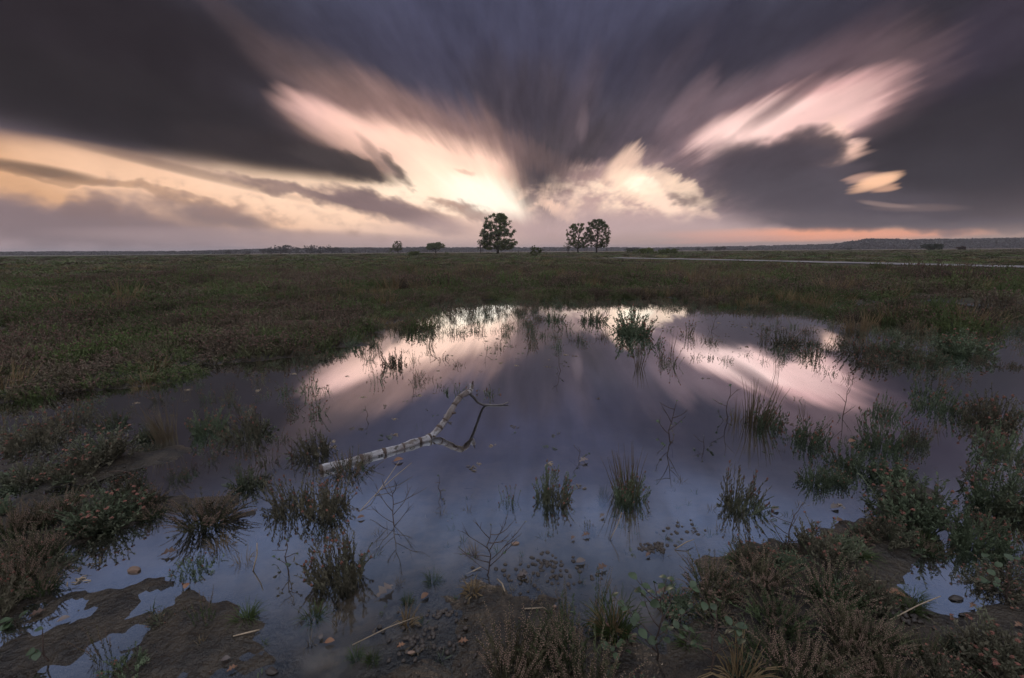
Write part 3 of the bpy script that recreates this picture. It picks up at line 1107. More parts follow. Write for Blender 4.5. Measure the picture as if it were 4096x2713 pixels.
def heath_carpet():
    src = []
    for i in range(4):
        fo, bl = heath_meshes(400 + i, stems=75, spread=0.2, wide=0.36, lean=0.7, h=0.60, leaves=12, heads=0.35, fat=1.25, mats=("heath_carpet", "carpet_bloom"))
        src.append(joined([fo, bl], "carpet_tuft"))
    for i in range(2):                                     # lighter meshes for the far heath
        fo, bl = heath_meshes(420 + i, stems=34, spread=0.2, wide=0.4, lean=0.9, h=0.5, leaves=7, heads=0.3, fat=3.0, mats=("heath_carpet", "carpet_bloom"))
        src.append(joined([fo, bl], "carpet_tuft_far"))
    src.append(blade_mesh(430, 60, 0.35, 0.8, 0.5, 0.014, M["dry_grass"], "carpet_blades"))
    src.append(blade_mesh(431, 60, 0.35, 0.6, 0.7, 0.014, M["grass"], "carpet_blades_green"))
    coll = proto_collection("heath_carpet", src)
    P, S_, Rt, I = [], [], [], []
    for (r0, r1, step, size, far) in ((2.6, 6, 0.13, 0.26, 0), (6, 14, 0.23, 0.40, 0), (14, 30, 0.44, 0.66, 0), (30, 70, 0.8, 0.95, 1), (70, 170, 2.0, 2.2, 1), (170, 420, 5.0, 4.5, 1)):
        x, y, r = jitter_grid(-r1 * 1.35, r1 * 1.35, 0.5, r1, step, int(r0 * 10))
        rr = np.hypot(x, y)
        k, px, py = in_view(x, y)
        k &= (rr >= r0) & (rr < r1)
        x, y, px, py, rr = x[k], y[k], px[k], py[k], rr[k]
        z = height(x, y)
        land = z > -0.004 + 0.02 * (fbm(x * 3, y * 3, 77, 2) - 0.5)
        far_side = py < np.interp(px, [0, 700, 740, 1300, 1700, 3300, 4096], [1605, 1560, 1520, 1400, 1250, 1240, 1240])
        keep = land & far_side
        # thin patches
        dens = fbm(x * 0.9, y * 0.9, 55, 3)
        keep &= (r.uniform(0, 1, x.size) < np.clip((dens - 0.22) * 5, np.where(z < 0.07, 0.75, 0.3), 1))
        # the shore is open where mud shows
        sw = inside(px, py, SWAMP)
        clump = fbm(x * 1.1, y * 1.1, 66, 3)
        keep &= ~(sw & (clump < 0.52))
        keep |= sw & (clump > 0.66)
        fringe = (z > -0.075) & (z <= 0.0) & (rr > 6) & (rr < 30) & (py < 1330) & (fbm(x * 1.7, y * 1.7, 140, 3) > 0.50) & (r.uniform(0, 1, x.size) < 0.5)
        keep |= fringe
        keep &= track_dist(x, y) > 1.5 + 1.2 * fbm(x * 0.7, y * 0.7, 71, 2)
        n = int(keep.sum())
        x, y, z, rr = x[keep], y[keep], z[keep], rr[keep]
        s = size * r.uniform(0.65, 1.25, n)
        hz = s * r.uniform(0.75, 1.25, n) * np.where(rr > 170, 0.085, np.where(rr > 70, 0.16, np.where(rr > 30, 0.36, 0.85)))
        hz *= 0.15 + 1.7 * fbm(x * 0.8, y * 0.8, 91, 3)
        hz *= np.where(track_dist(x, y) < 7, 0.4, 1.0)
        P.append(np.stack([x, y, np.maximum(z, -0.04) - 0.01], -1))
        S_.append(np.stack([s, s, hz], -1))
        Rt.append(np.stack([r.uniform(-.12, .12, n), r.uniform(-.12, .12, n), r.uniform(0, 6.283, n)], -1))
        base = r.integers(4, 6, n) if far else r.integers(0, 4, n)
        grass = fbm(x * 0.25 + 9, y * 0.25, 88, 3)
        pick = np.where((grass > 0.52) & (r.uniform(0, 1, n) < 0.30), r.integers(6, 8, n), base)
        I.append(pick)
    P, S_, Rt, I = (np.concatenate(q) for q in (P, S_, Rt, I))
    print("carpet", len(P))
    return scatter("heath_carpet", coll, P, S_, Rt, I, "low brown and green heath covering the plain around the pool", "heath")


heath_carpet()


def bank_cover():
    """tangled heath and ling of the near right bank and the left corner"""
    src = [joined(HEATH[0], "bank_tuft"), joined(HEATH[3], "bank_tuft"), joined(HEATH_LOW[0], "bank_tuft"), joined(LING[1], "bank_tuft"), joined(LING[2], "bank_tuft"), GRASS[0], joined(HEATH_THIN[0], "bank_tuft")]
    coll = proto_collection("bank_heather", src)
    x, y, r = jitter_grid(-4, 9, 0.6, 8, 0.115, 5)
    k, px, py = in_view(x, y, 500)
    x, y, px, py = x[k], y[k], px[k], py[k]
    z = height(x, y)
    rr = np.hypot(x, y)
    u = r.uniform(0, 1, x.size)
    cl = fbm(x * 1.6, y * 1.6, 123, 3)
    shore = inside(px, py, SHORE_R) & (u < 0.68) & (cl > 0.36)
    right = inside(px, py, RIGHTBANK) & (cl > 0.52) & (u < 0.5)
    left = inside(px, py, CORNER_L) & (u < 0.55) & (cl > 0.40)
    keep = (shore | right | left) & (z > -0.09)
    x, y, z, n = x[keep], y[keep], z[keep], int(keep.sum())
    sh, lf = shore[keep], left[keep]
    s = r.uniform(0.10, 0.20, n)
    hz = s * r.uniform(0.55, 1.2, n) * np.where(sh, 0.75, 0.9)
    pick = np.where(sh | lf, r.choice([3, 4, 2, 0, 5, 0, 1], n), r.choice([0, 1, 2, 1, 6, 0], n))
    print("bank", n)
    return scatter("bank_heather", coll, np.stack([x, y, np.maximum(z, -0.05) - 0.005], -1), np.stack([s, s, hz], -1),
                   np.stack([r.uniform(-.2, .2, n), r.uniform(-.2, .2, n), r.uniform(0, 6.283, n)], -1), pick,
                   "tangled low heather covering the near banks of the pool", "heather")


bank_cover()


def sprigs():
    """small grass shoots and weed tips breaking the shallow water and the mud"""
    coll = proto_collection("grass_sprigs", SPRIG)
    x, y, r = jitter_grid(-3, 4, 0.8, 7, 0.10, 9)
    k, px, py = in_view(x, y, 50)
    x, y = x[k], y[k]
    z = height(x, y)
    d = fbm(x * 1.3 + 5, y * 1.3, 210, 3)
    rr = np.hypot(x, y)
    keep = (z > -0.07) & (z < 0.03) & (r.uniform(0, 1, x.size) < np.clip((d - 0.42) * 3.0, 0.02, 0.6) * np.where(rr < 2.6, 1.0, 0.35))
    x, y, z, n = x[keep], y[keep], z[keep], int(keep.sum())
    s = r.uniform(0.06, 0.15, n)
    print("sprigs", n)
    return scatter("grass_sprigs", coll, np.stack([x, y, np.maximum(z, -0.012)], -1), np.stack([s, s, s], -1),
                   np.stack([r.uniform(-.3, .3, n), r.uniform(-.3, .3, n), r.uniform(0, 6.283, n)], -1), r.integers(0, 3, n),
                   "tiny grass shoots breaking the shallow water and mud", "grass")


sprigs()


def marsh_sprigs():
    """loose heath sprigs and rush stalks standing in the water along the far and right shores"""
    src = [joined(q, "marsh_sprig") for q in HEATH_THIN] + [joined(HEATH_LOW[0], "marsh_sprig"), RUSH[2]]
    coll = proto_collection("marsh_sprigs", src)
    x, y, r = jitter_grid(-8, 12, 2.5, 12, 0.17, 29)
    k, px, py = in_view(x, y, 100)
    x, y, px, py = x[k], y[k], px[k], py[k]
    z = height(x, y)
    n1 = fbm(x * 1.5, y * 1.5, 410, 3)
    u = r.uniform(0, 1, x.size)
    a = inside(px, py, poly_src([(960, 696), (1240, 690), (1248, 740), (1235, 775), (1100, 782), (1000, 788), (880, 802), (800, 802), (870, 765), (940, 745)])) & (n1 > 0.36) & (u < 0.85)
    b = inside(px, py, poly_src([(1240, 688), (1960, 710), (1990, 740), (1700, 732), (1500, 714), (1240, 714)])) & (n1 > 0.37) & (u < 0.9)
    c = inside(px, py, poly_src([(430, 872), (600, 834), (740, 816), (800, 800), (800, 832), (640, 850), (450, 892)])) & (n1 > 0.45) & (u < 0.6)
    d = inside(px, py, poly_src([(1900, 730), (2400, 720), (2400, 900), (2150, 885), (1960, 850), (1920, 800)])) & (n1 > 0.44) & (u < 0.55)
    e = inside(px, py, poly_src([(2150, 850), (2400, 850), (2400, 1230), (2250, 1180), (2200, 1020)])) & (n1 > 0.48) & (u < 0.5)
    f_ = inside(px, py, poly_src([(-60, 930), (300, 905), (640, 850), (760, 900), (700, 1080), (560, 1160), (300, 1120), (-60, 1130)])) & (n1 > 0.46) & (u < 0.42)
    g_ = inside(px, py, poly_src([(1800, 760), (2160, 880), (2250, 1100), (2050, 1150), (1850, 1180), (1750, 1000)])) & (n1 > 0.47) & (u < 0.42)
    h_ = inside(px, py, poly_src([(700, 830), (1250, 770), (1900, 740), (1900, 830), (1400, 860), (800, 930)])) & (n1 > 0.47) & (u < 0.34)
    keep = (a | b | c | d | e | f_ | g_ | h_) & (z > -0.12) & (z < 0.03)
    x, y, z, n = x[keep], y[keep], z[keep], int(keep.sum())
    s = r.uniform(0.13, 0.28, n) * np.clip(np.hypot(x, y) / 6.0, 0.55, 1.0)
    print("marsh", n)
    return scatter("marsh_sprigs", coll, np.stack([x, y, np.maximum(z, -0.05)], -1), np.stack([s, s, s * r.uniform(0.6, 1.1, n)], -1),
                   np.stack([r.uniform(-.25, .25, n), r.uniform(-.25, .25, n), r.uniform(0, 6.283, n)], -1), r.choice([0, 1, 2, 0, 3, 1, 2, 4], n),
                   "loose dark sprigs standing in the water along the far shore", "sprigs")


marsh_sprigs()


def mud_litter():
    """clods, bark crumbs and straw bits lying on the mud and in the shallows"""
    r = np.random.default_rng(77)
    src = []
    for i in range(4):
        mb = MB()
        mb.octa((0, 0, 0), 1.0, 0, 0.6)
        mb.v = [p * r.uniform(0.6, 1.25, 3) for p in mb.v]
        src.append(mb.mesh("litter_clod", M["pellet"] if i < 3 else M["stone"]))
    for i in range(2):
        mb = MB()
        mb.tube([(-3, 0, 0), (0, 0.4, 0.2), (3.2, 0, 0)], [0.22, 0.25, 0.18], 4)
        src.append(mb.mesh("litter_straw", M["straw"] if i else M["bark"]))
    coll = proto_collection("shore_litter", src)
    x, y, r = jitter_grid(-4, 5, 0.6, 4.6, 0.045, 19)
    k, px, py = in_view(x, y, 40)
    x, y, px, py = x[k], y[k], px[k], py[k]
    z = height(x, y)
    d = fbm(x * 2.0, y * 2.0, 310, 3)
    prob = np.clip((d - 0.42) * 2.0, 0.02, 0.45) * np.where(z > -0.02, 1.0, 0.25) * np.clip((3.6 - np.hypot(x, y)) / 1.5, 0.1, 1)
    keep = (z > -0.09) & (z < 0.06) & (r.uniform(0, 1, x.size) < prob)
    x, y, z, n = x[keep], y[keep], z[keep], int(keep.sum())
    s = 0.0055 * np.exp(r.normal(size=n) * 0.45)
    print("litter", n)
    return scatter("shore_litter", coll, np.stack([x, y, z + s * 0.3], -1), np.stack([s, s, s], -1),
                   np.stack([r.uniform(-.3, .3, n), r.uniform(-.3, .3, n), r.uniform(0, 6.283, n)], -1), r.choice([0, 1, 2, 0, 1, 3, 4, 5], n),
                   "dark crumbs, clods and straw bits strewn over the near mud", "litter")


mud_litter()


def floating_bits():
    """bits of weed, seeds and grass lying on the still water"""
    r = np.random.default_rng(88)
    src = []
    for i in range(3):
        mb = MB()
        n = 5 + i * 2
        for k in range(n):
            a = r.uniform(0, 6.28)
            c = np.array([r.normal() * 1.4, r.normal() * 1.0, 0.1])
            d_ = np.array([math.cos(a), math.sin(a), r.uniform(-.1, .3)])
            mb.tube([c - d_ * 0.7, c + np.array([0, 0, 0.15]), c + d_ * 0.7], [0.10, 0.15, 0.07], 3)
        src.append(mb.mesh("floating_weed", M[("heath", "rush", "straw")[i]], False))
    coll = proto_collection("floating_bits", src)
    x, y, r = jitter_grid(-6, 9, 1.2, 9, 0.13, 61)
    k, px, py = in_view(x, y, 20)
    x, y = x[k], y[k]
    z = height(x, y)
    d = fbm(x * 0.9, y * 0.9, 510, 3)
    keep = (z < -0.004) & (r.uniform(0, 1, x.size) < np.clip((d - 0.47) * 1.1, 0.004, 0.22))
    x, y, n = x[keep], y[keep], int(keep.sum())
    s = r.uniform(0.008, 0.020, n)
    print("bits", n)
    return scatter("floating_bits", coll, np.stack([x, y, np.full(n, 0.001)], -1), np.stack([s, s, s], -1),
                   np.stack([np.zeros(n), np.zeros(n), r.uniform(0, 6.283, n)], -1), r.choice([0, 1, 0, 2], n),
                   "bits of weed and straw floating on the still water", "weed")


floating_bits()

# ================================================================ single plants, each where it stands
def place(px, py, w, h):
    """foot on the ground at a pixel of the photograph; its width and height there in metres"""
    g0 = ground(px, py)
    for _ in range(3):
        g0 = ground(px, py, max(gz_at(g0[0], g0[1]), -0.02))
    dep = project(g0)[2]
    wm = w * float(dep) / F
    lo, hi = 0.0, 3.0
    for _ in range(40):
        mid = (lo + hi) / 2
        if py - project(g0 + np.array([0, 0, mid]))[1] < h:
            lo = mid
        else:
            hi = mid
    foot = g0.copy()
    foot[2] = gz_at(g0[0], g0[1]) - 0.004
    return foot, wm, lo - min(foot[2], 0.0)


_BOX = {}


def box(me_):
    if me_.name not in _BOX:
        co = np.empty(len(me_.vertices) * 3)
        me_.vertices.foreach_get("co", co)
        co = co.reshape(-1, 3)
        a = np.percentile(co[:, :2], 3, axis=0)
        b = np.percentile(co[:, :2], 97, axis=0)
        _BOX[me_.name] = (float(max(b - a)), float(np.percentile(co[:, 2], 99.3)))
    return _BOX[me_.name]


def plant(name, parts, px, py, w, h, label, cat, group, turn):
    foot, wm, hm = place(px, py, w, h)
    wm, hm = wm * 0.80, hm * 0.88
    bw, bh = box(parts[0][1])
    e = tag(empty(name, foot, turn), label, cat, group)
    e.rotation_euler = (0.16 * math.sin(turn * 7.1), 0.16 * math.cos(turn * 5.3), turn)
    for pn, me_ in parts:
        o = link(pn, me_, e)
        o.scale = (wm / bw, wm / bw, hm / bh)
        o["kind"] = "stuff"
    if name == "heath_tuft" and w > 70:      # low sprays trailing round the foot
        k = int(turn * 10) % 3
        sb = box(SKIRT[k])
        o = link("trailing_sprays", SKIRT[k], e)
        s = wm / sb[0] * (1.25, 1.5, 1.05)[k]
        o.scale = (s, s * 0.9, hm * 0.42 / sb[1])
        o.rotation_euler = (0, 0, turn * 1.7)
        o["kind"] = "stuff"
    return e


KINDS = {
    "H": ("heath_tuft", "heath", "tufts of heath", [[("foliage", a), ("flower_heads", b)] for a, b in HEATH]),
    "T": ("heath_tuft", "heath", "tufts of heath", [[("foliage", a), ("flower_heads", b)] for a, b in HEATH_THIN]),
    "L": ("heath_tuft", "heath", "tufts of heath", [[("foliage", a), ("flower_heads", b)] for a, b in HEATH_LOW]),
    "C": ("heather_bush", "heather", "heather bushes", [[("foliage", a), ("flower_spikes", b)] for a, b in LING]),
    "S": ("heather_bush", "heather", "heather bushes", [[("foliage", a), ("flower_spikes", b)] for a, b in LING_THIN]),
    "R": ("rush_clump", "rush", "clumps of rush", [[("blades", a)] for a in RUSH]),
    "G": ("grass_tuft", "grass", "tufts of grass", [[("blades", a)] for a in GRASS]),
}
PLANTS = [
    # out in the far part of the pool
    ("H", 2214, 1284, 90, 42, 1, "small heath tuft standing in bright water near the far shore, first of a row"),
    ("T", 2262, 1322, 80, 44, 0, "loose heath sprigs just in front of the first far-shore tuft"),
    ("H", 2372, 1290, 120, 52, 4, "round dark heath tuft in water between two tufts by the far shore"),
    ("H", 2535, 1338, 170, 112, 0, "tall bushy heath tuft, biggest one out near the far shore"),
    ("T", 2612, 1385, 110, 70, 1, "heath sprigs leaning from the foot of the biggest far tuft"),
    ("T", 2752, 1345, 72, 70, 2, "lone thin heath sprig in lilac water right of the biggest far tuft"),
    ("R", 2552, 1478, 64, 102, 1, "short brown rush clump with its mirror image below the far tufts"),
    ("T", 2674, 1470, 82, 84, 0, "heath sprig beside the thin rushes in mid pool"),
    ("R", 2680, 1420, 46, 130, 2, "few thin tall rushes in mid pool behind a heath sprig"),
    ("T", 3052, 1380, 44, 70, 1, "spindly heath twig in lilac water left of a pair of dark tufts"),
    ("H", 3139, 1385, 130, 62, 1, "dark heath tuft left of a smaller one over the white reflection"),
    ("T", 3206, 1380, 52, 64, 2, "small heath tuft close beside the dark one over the white reflection"),
    ("H", 3248, 1432, 104, 58, 3, "low spreading heath tuft just below the dark pair on the right water"),
    ("T", 1716, 1390, 44, 84, 1, "single upright heath twig in the bright water below the large oak"),
    ("R", 3110, 1500, 40, 180, 2, "thin crossing rush stalks in the white cloud reflection"),
    ("R", 3350, 1330, 60, 90, 2, "thin rush stalks in front of the right end of the far shore"),
    # right swamp
    ("H", 3440, 1425, 156, 82, 0, "leafy heath tuft at the left end of the right swamp"),
    ("H", 3570, 1415, 164, 94, 4, "broad green heath tuft in the middle of the right swamp"),
    ("H", 3500, 1470, 156, 68, 3, "straggling heath tuft at the front edge of the right swamp"),
    ("H", 3690, 1455, 164, 85, 1, "heath tuft with open water on two sides in the right swamp"),
    ("H", 3850, 1420, 189, 102, 2, "tall green heath tuft at the right end of the swamp"),
    ("G", 3830, 1300, 156, 60, 1, "rusty grass hummock beyond the swamp water on the right"),
    ("G", 3660, 1330, 131, 51, 1, "rusty grass hummock standing in the far swamp channel"),
    ("G", 3990, 1290, 148, 54, 1, "rusty grass hummock at the picture's right edge"),
    ("H", 3720, 1590, 156, 71, 3, "reddish heath tuft spreading over the lilac water on the right"),
    ("H", 3752, 1648, 180, 99, 0, "dense heath tuft in front of the reddish spreading one on the right"),
    ("H", 3530, 1672, 107, 85, 1, "heath tuft with rusty heads leaning left over lilac water"),
    ("H", 3232, 1778, 164, 100, 1, "round rusty heath tuft with grass stalks left of the long heath island"),
    ("R", 3240, 1755, 123, 128, 2, "thin bent stalks rising behind the round rusty heath tuft"),
    ("H", 3515, 1795, 180, 144, 3, "tall rusty heath bush at the back of the long heath island"),
    ("H", 3660, 1790, 98, 102, 2, "narrow green heath bush at the right end of the long heath island"),
    ("H", 3400, 1880, 180, 110, 0, "green heath tuft in the middle of the long heath island"),
    ("H", 3262, 1945, 123, 82, 4, "low grey-green heath tuft at the front left of the long heath island"),
    ("H", 3345, 1940, 107, 71, 2, "bright green heath tuft beside the front left one of the heath island"),
    ("H", 3560, 1930, 156, 94, 3, "reddish heath tuft bridging the heath island and the big dark bush"),
    ("H", 3650, 2090, 279, 204, 2, "large dark heath bush on the right shore"),
    ("H", 3540, 2160, 180, 110, 0, "heath bush on the shore in front of the large dark one"),
    ("H", 3960, 1700, 180, 128, 3, "heath tuft at the right edge above the green-leaved sapling"),
    ("H", 4010, 1830, 197, 136, 1, "heath tuft at the right edge beside the green-leaved sapling"),
    ("H", 4000, 2040, 246, 187, 2, "large heath bush at the right edge above the wet sand"),
    ("H", 3900, 2200, 213, 170, 0, "heath bush just left of the right edge above the wet sand"),
    ("R", 3735, 1735, 49, 76, 1, "short dark rush tuft in lilac water right of the heath island"),
    # round the rushes in the right middle
    ("R", 3020, 1700, 150, 200, 0, "tall upright rush clump with leafy twigs in the right middle of the pool"),
    ("G", 2946, 1690, 100, 90, 1, "tawny grass tuft at the left foot of the tall rush clump"),
    ("H", 3070, 1706, 150, 90, 1, "dark heath tuft at the right foot of the tall rush clump"),
    ("H", 2955, 2040, 190, 160, 3, "rusty heath tuft alone in open water right of the front rush clump"),
    # middle of the pool
    ("R", 2512, 1985, 150, 230, 0, "tan rush clump rising from a rusty heath tuft in the front middle"),
    ("H", 2512, 2014, 130, 116, 0, "rusty heath tuft at the foot of the tan rush clump"),
    ("H", 2204, 2006, 150, 138, 0, "neat rounded heath tuft with rusty heads, centre of the open water"),
    ("T", 2042, 2020, 84, 80, 0, "small heath sprig left of the neat rounded tuft"),
    ("L", 2360, 2118, 70, 30, 0, "tiny low sprig right of the neat rounded tuft's reflection"),
    ("G", 2410, 1992, 60, 50, 0, "small grass shoot left of the tan rush clump"),
    ("H", 1359, 2352, 240, 200, 0, "big heath tuft thick with rusty flower heads in the front water"),
    ("H", 1160, 2046, 200, 136, 3, "left one of two rusty heath tufts below the branch"),
    ("H", 1305, 2062, 200, 138, 0, "right one of two rusty heath tufts below the branch"),
    ("C", 1393, 1902, 184, 70, 2, "green heather bush growing over the cut end of the branch"),
    ("H", 1262, 1826, 160, 104, 4, "green heath tuft left of the branch's cut end"),
    ("T", 1257, 1668, 130, 84, 1, "rusty heath tuft in the line of three above the cut branch end"),
    ("T", 1240, 1565, 110, 86, 0, "dark heath tuft at the top of the line of three left of the branch"),
    ("H", 1577, 1466, 104, 62, 1, "round dark heath tuft in the pale water above the branch"),
    ("T", 1510, 1532, 76, 54, 2, "little heath sprig below the round dark tuft above the branch"),
    ("T", 1655, 1450, 40, 56, 1, "thin heath twigs right of the round dark tuft above the branch"),
    ("L", 1820, 1578, 120, 34, 1, "low purplish heather sprigs left of the branch's raised tip"),
    ("L", 1960, 1585, 130, 34, 0, "low heather sprigs in the water right of the branch's raised tip"),
    ("G", 1673, 1718, 48, 22, 0, "tiny green grass tuft left of the arching branch"),
    ("L", 1082, 1862, 100, 46, 1, "low dark heath patch floating left of the cut branch end"),
    ("H", 1000, 1952, 150, 78, 4, "small green heath tuft above the pair of rusty tufts"),
    # left side
    ("T", 836, 1606, 80, 66, 1, "heath sprig in still water off the left bank's tip"),
    ("T", 908, 1608, 50, 76, 2, "thin curved heath twig right of the sprig off the left bank"),
    ("H", 836, 1735, 150, 100, 1, "leafy heath tuft right of the left-hand rush clump"),
    ("H", 992, 1752, 200, 118, 3, "rusty heath tuft farthest out from the left-hand rush clump"),
    ("R", 669, 1772, 130, 170, 0, "tan rush clump on the end of the left mud spit"),
    ("H", 592, 1766, 90, 70, 4, "dark green heath tuft touching the left-hand rush clump"),
    ("H", 446, 1712, 130, 70, 1, "rusty heath sprigs standing in water behind the spit"),
    ("H", 404, 1842, 230, 130, 2, "large grey-green heath tuft in the middle of the mud spit"),
    ("H", 265, 1712, 200, 96, 3, "pinkish heath tuft at the back of the left shallows"),
    ("H", 135, 1790, 200, 104, 0, "heath tuft in the left shallows with water on all sides"),
    ("H", 300, 1902, 210, 90, 1, "low green heath tuft at the front edge of the mud spit"),
    ("H", 110, 1925, 200, 80, 4, "low dark heath tuft on the spit near the left edge"),
    ("H", 30, 1770, 150, 110, 2, "heath tuft cut by the left edge of the picture"),
    ("L", 752, 1920, 80, 30, 0, "tiny green sprig in the channel right of the mud spit"),
    ("H", 420, 2092, 260, 150, 2, "large grey-green heath bush on the left shore above the small pool"),
    ("C", 590, 2012, 138, 73, 1, "tawny dry heather bush behind the grey-green one"),
    ("C", 828, 2088, 285, 106, 2, "wide heather bush with pale spikes at the left water's edge"),
    ("C", 230, 2070, 202, 99, 0, "reddish heather bush left of the grey-green heath bush"),
    ("C", 60, 2140, 202, 144, 1, "brown heather bush at the left edge above the mud"),
    ("C", 140, 2240, 212, 129, 0, "heather bush with tan spikes left of the small pool"),
    ("C", 40, 2360, 221, 144, 1, "heather bush at the left edge beside the mud flat"),
    ("C", 170, 2370, 166, 91, 2, "low heather bush hanging over the mud flat's left corner"),
    ("G", 882, 2204, 130, 70, 1, "dry tawny grass tuft on the small pool's right rim"),
    ("G", 980, 2262, 100, 60, 1, "rusty grass tuft beside a leaning straw stalk"),
    ("L", 766, 2300, 160, 60, 0, "dark green heath sprays on the small pool's front rim"),
    ("G", 985, 2478, 150, 76, 0, "green grass tuft left of the big rusty heath tuft's reflection"),
    ("S", 815, 2490, 130, 160, 0, "few tall spent heather spikes on the mud flat"),
    ("S", 415, 2640, 90, 150, 1, "two thin heather spikes at the bottom left"),
    ("L", 495, 2690, 190, 70, 1, "dark heath sprays at the bottom edge on the left"),
    ("L", 640, 2480, 110, 40, 0, "small dark heath sprays in the middle of the mud flat"),
    ("G", 1255, 2478, 140, 60, 0, "mossy green grass below the big rusty heath tuft"),
    ("G", 1425, 2640, 90, 52, 0, "small grass tuft left of a like one on the bottom shore"),
    ("G", 1488, 2645, 90, 52, 0, "small grass tuft right of a like one on the bottom shore"),
    ("G", 1628, 2500, 110, 96, 1, "brown grass tuft on the pellet-strewn spit"),
    ("G", 1600, 2350, 50, 40, 1, "tiny brown grass tuft at the tip of the pellet spit"),
    ("G", 1728, 2332, 100, 50, 0, "green grass tuft near the bare twiggy bush"),
    ("G", 1628, 2416, 70, 46, 0, "small green grass tuft above the brown one on the spit"),
    ("G", 1890, 2368, 120, 66, 1, "brown grass tuft below the bare twiggy bush"),
    ("G", 1900, 2225, 80, 60, 1, "brown grass tuft behind the bare twiggy bush"),
    # bottom middle and right shore
    ("C", 2060, 2713, 304, 228, 0, "large heather bush with many pale spikes at the bottom middle"),
    ("C", 2250, 2640, 276, 198, 1, "heather bush behind the large one at the bottom middle"),
    ("C", 2330, 2800, 350, 228, 0, "heather bush at the bottom edge in front of the grass tussock"),
    ("S", 2260, 2500, 120, 200, 0, "tall dark heather spikes left of the grass tussock"),
    ("S", 2400, 2450, 90, 190, 1, "slender heather spikes standing behind the grass tussock"),
    ("G", 2470, 2540, 260, 180, 0, "big green grass tussock beside the bottom heather"),
    ("G", 2430, 2520, 180, 170, 1, "dry brown grass inside the big green tussock"),
    ("G", 2672, 2352, 70, 50, 0, "small grass tuft in water right of the tussock"),
    ("C", 2840, 2360, 239, 114, 2, "dark heather bush at the front tip of the right shore"),
    ("S", 2870, 2310, 60, 130, 1, "single upright heather spike above the right shore's tip"),
    ("C", 3050, 2330, 276, 114, 1, "heather bush with pale spikes in the middle of the right shore"),
    ("H", 3300, 2220, 260, 130, 1, "sprawling heath bush at the right shore's back edge"),
    ("C", 3330, 2400, 276, 129, 0, "tall-spiked heather bush in the right shore's centre"),
    ("C", 3120, 2500, 294, 129, 2, "low brown heather bush in front of the right shore's centre"),
    ("C", 3420, 2580, 304, 144, 0, "pale-spiked heather bush left of the wet sand"),
    ("C", 3200, 2713, 350, 175, 1, "heather bush at the bottom edge right of the saplings"),
    ("H", 3480, 2420, 200, 130, 4, "green heath bush beside the wet sand's upper end"),
    ("G", 3640, 2440, 150, 80, 0, "bright grass tuft at the upper end of the wet sand"),
    ("C", 3700, 2640, 138, 114, 1, "thin heather bush growing out of the wet sand"),
    ("H", 3990, 2660, 300, 190, 2, "green heath bush in the bottom right corner"),
    ("C", 3560, 2760, 276, 129, 2, "heather bush at the bottom edge below the wet sand"),
    ("G", 2960, 2730, 300, 200, 1, "long tawny grass at the bottom edge among the heather"),
]
for n, (kd, px, py, w, h, var, label) in enumerate(PLANTS):
    nm, cat, grp, variants = KINDS[kd]
    plant(nm, variants[(var + (3 if kd == "H" and n % 3 == 1 and w < 190 else 0)) % len(variants)], px, py, w, h, label, cat, grp, (n * 2.399) % 6.283)


# ---------------------------------------------------------------- saplings and bare twigs
def sapling(name, px, py, w, h, seed, label, cat, leaves=14, leaf=0.03, boughs=5, lean=0.0, group=None, bare=False):
    """a stem with boughs (one mesh each) and single leaves"""
    global RNG
    RNG = np.random.default_rng(seed)
    foot, wm, hm = place(px, py, w, h)
    e = tag(empty(name, foot), label, cat, group)
    r0 = max(0.0035, hm * 0.011)
    path = [np.array([0, 0, -0.02])]
    for i in range(6):
        p = path[-1] + np.array([rnd(-0.06, 0.06) * hm + lean * hm / 6, rnd(-0.05, 0.05) * hm, hm / 6])
        path.append(p)
    mb = MB()
    mb.tube(path, [r0 * (1 - 0.12 * i) for i in range(7)], 6)
    mb.build("stem", M["bark"], e)
    tips = [(path[-1], np.array([lean, 0.0, 1.0]), e)]
    for i in range(boughs):
        t = 0.15 + 0.75 * (i + rnd(0, 0.7)) / boughs
        p, d = along(path, t)
        side = 1 if (i % 2) else -1
        az = (0.0 if side > 0 else math.pi) + rnd(-0.9, 0.9)
        L = wm * 0.5 * rnd(0.6, 1.15) * (1.1 - 0.4 * t)
        bp = [p]
        u0 = rnd(0.15, 1.3)
        for k in range(4):
            up = u0 + 0.10 * k
            v = np.array([math.cos(az), math.sin(az), up + rnd(-0.2, 0.2)])
            bp.append(bp[-1] + v / np.linalg.norm(v) * L / 3.2)
            az += rnd(-0.5, 0.5)
        mb = MB()
        mb.tube(bp, [r0 * k for k in (0.55, 0.48, 0.40, 0.32, 0.24)], 4)
        for k in range(3 if bare else 1):
            q, d2 = along(bp, rnd(0.35, 0.9))
            v = d2 / np.linalg.norm(d2) + np.array([rnd(-.9, .9), rnd(-.9, .9), rnd(-.1, .9)])
            mb.tube([q, q + v * L * 0.14, q + v * L * 0.30 + np.array([0, 0, 0.02 * L])], [r0 * .3, r0 * .25, r0 * .16], 3)
        bo = mb.build("bough", M["bark"], e)
        for k in range(2, 5):
            tips.append((bp[k], bp[k] - bp[k - 1], bo))
    for i in range(leaves):
        p, d, holder = tips[i % len(tips)]
        if i >= len(tips):
            p = p - d * rnd(0.2, 0.8)
        o = link("leaf", TWIG_LEAF, holder)
        o.location = tuple(p)
        o.rotation_euler = (rnd(-0.6, 0.6), rnd(-0.7, 0.5), rnd(0, 6.283))
        s = leaf * 0.62 * rnd(0.7, 1.25)
        o.scale = (s, s, s)
    return e


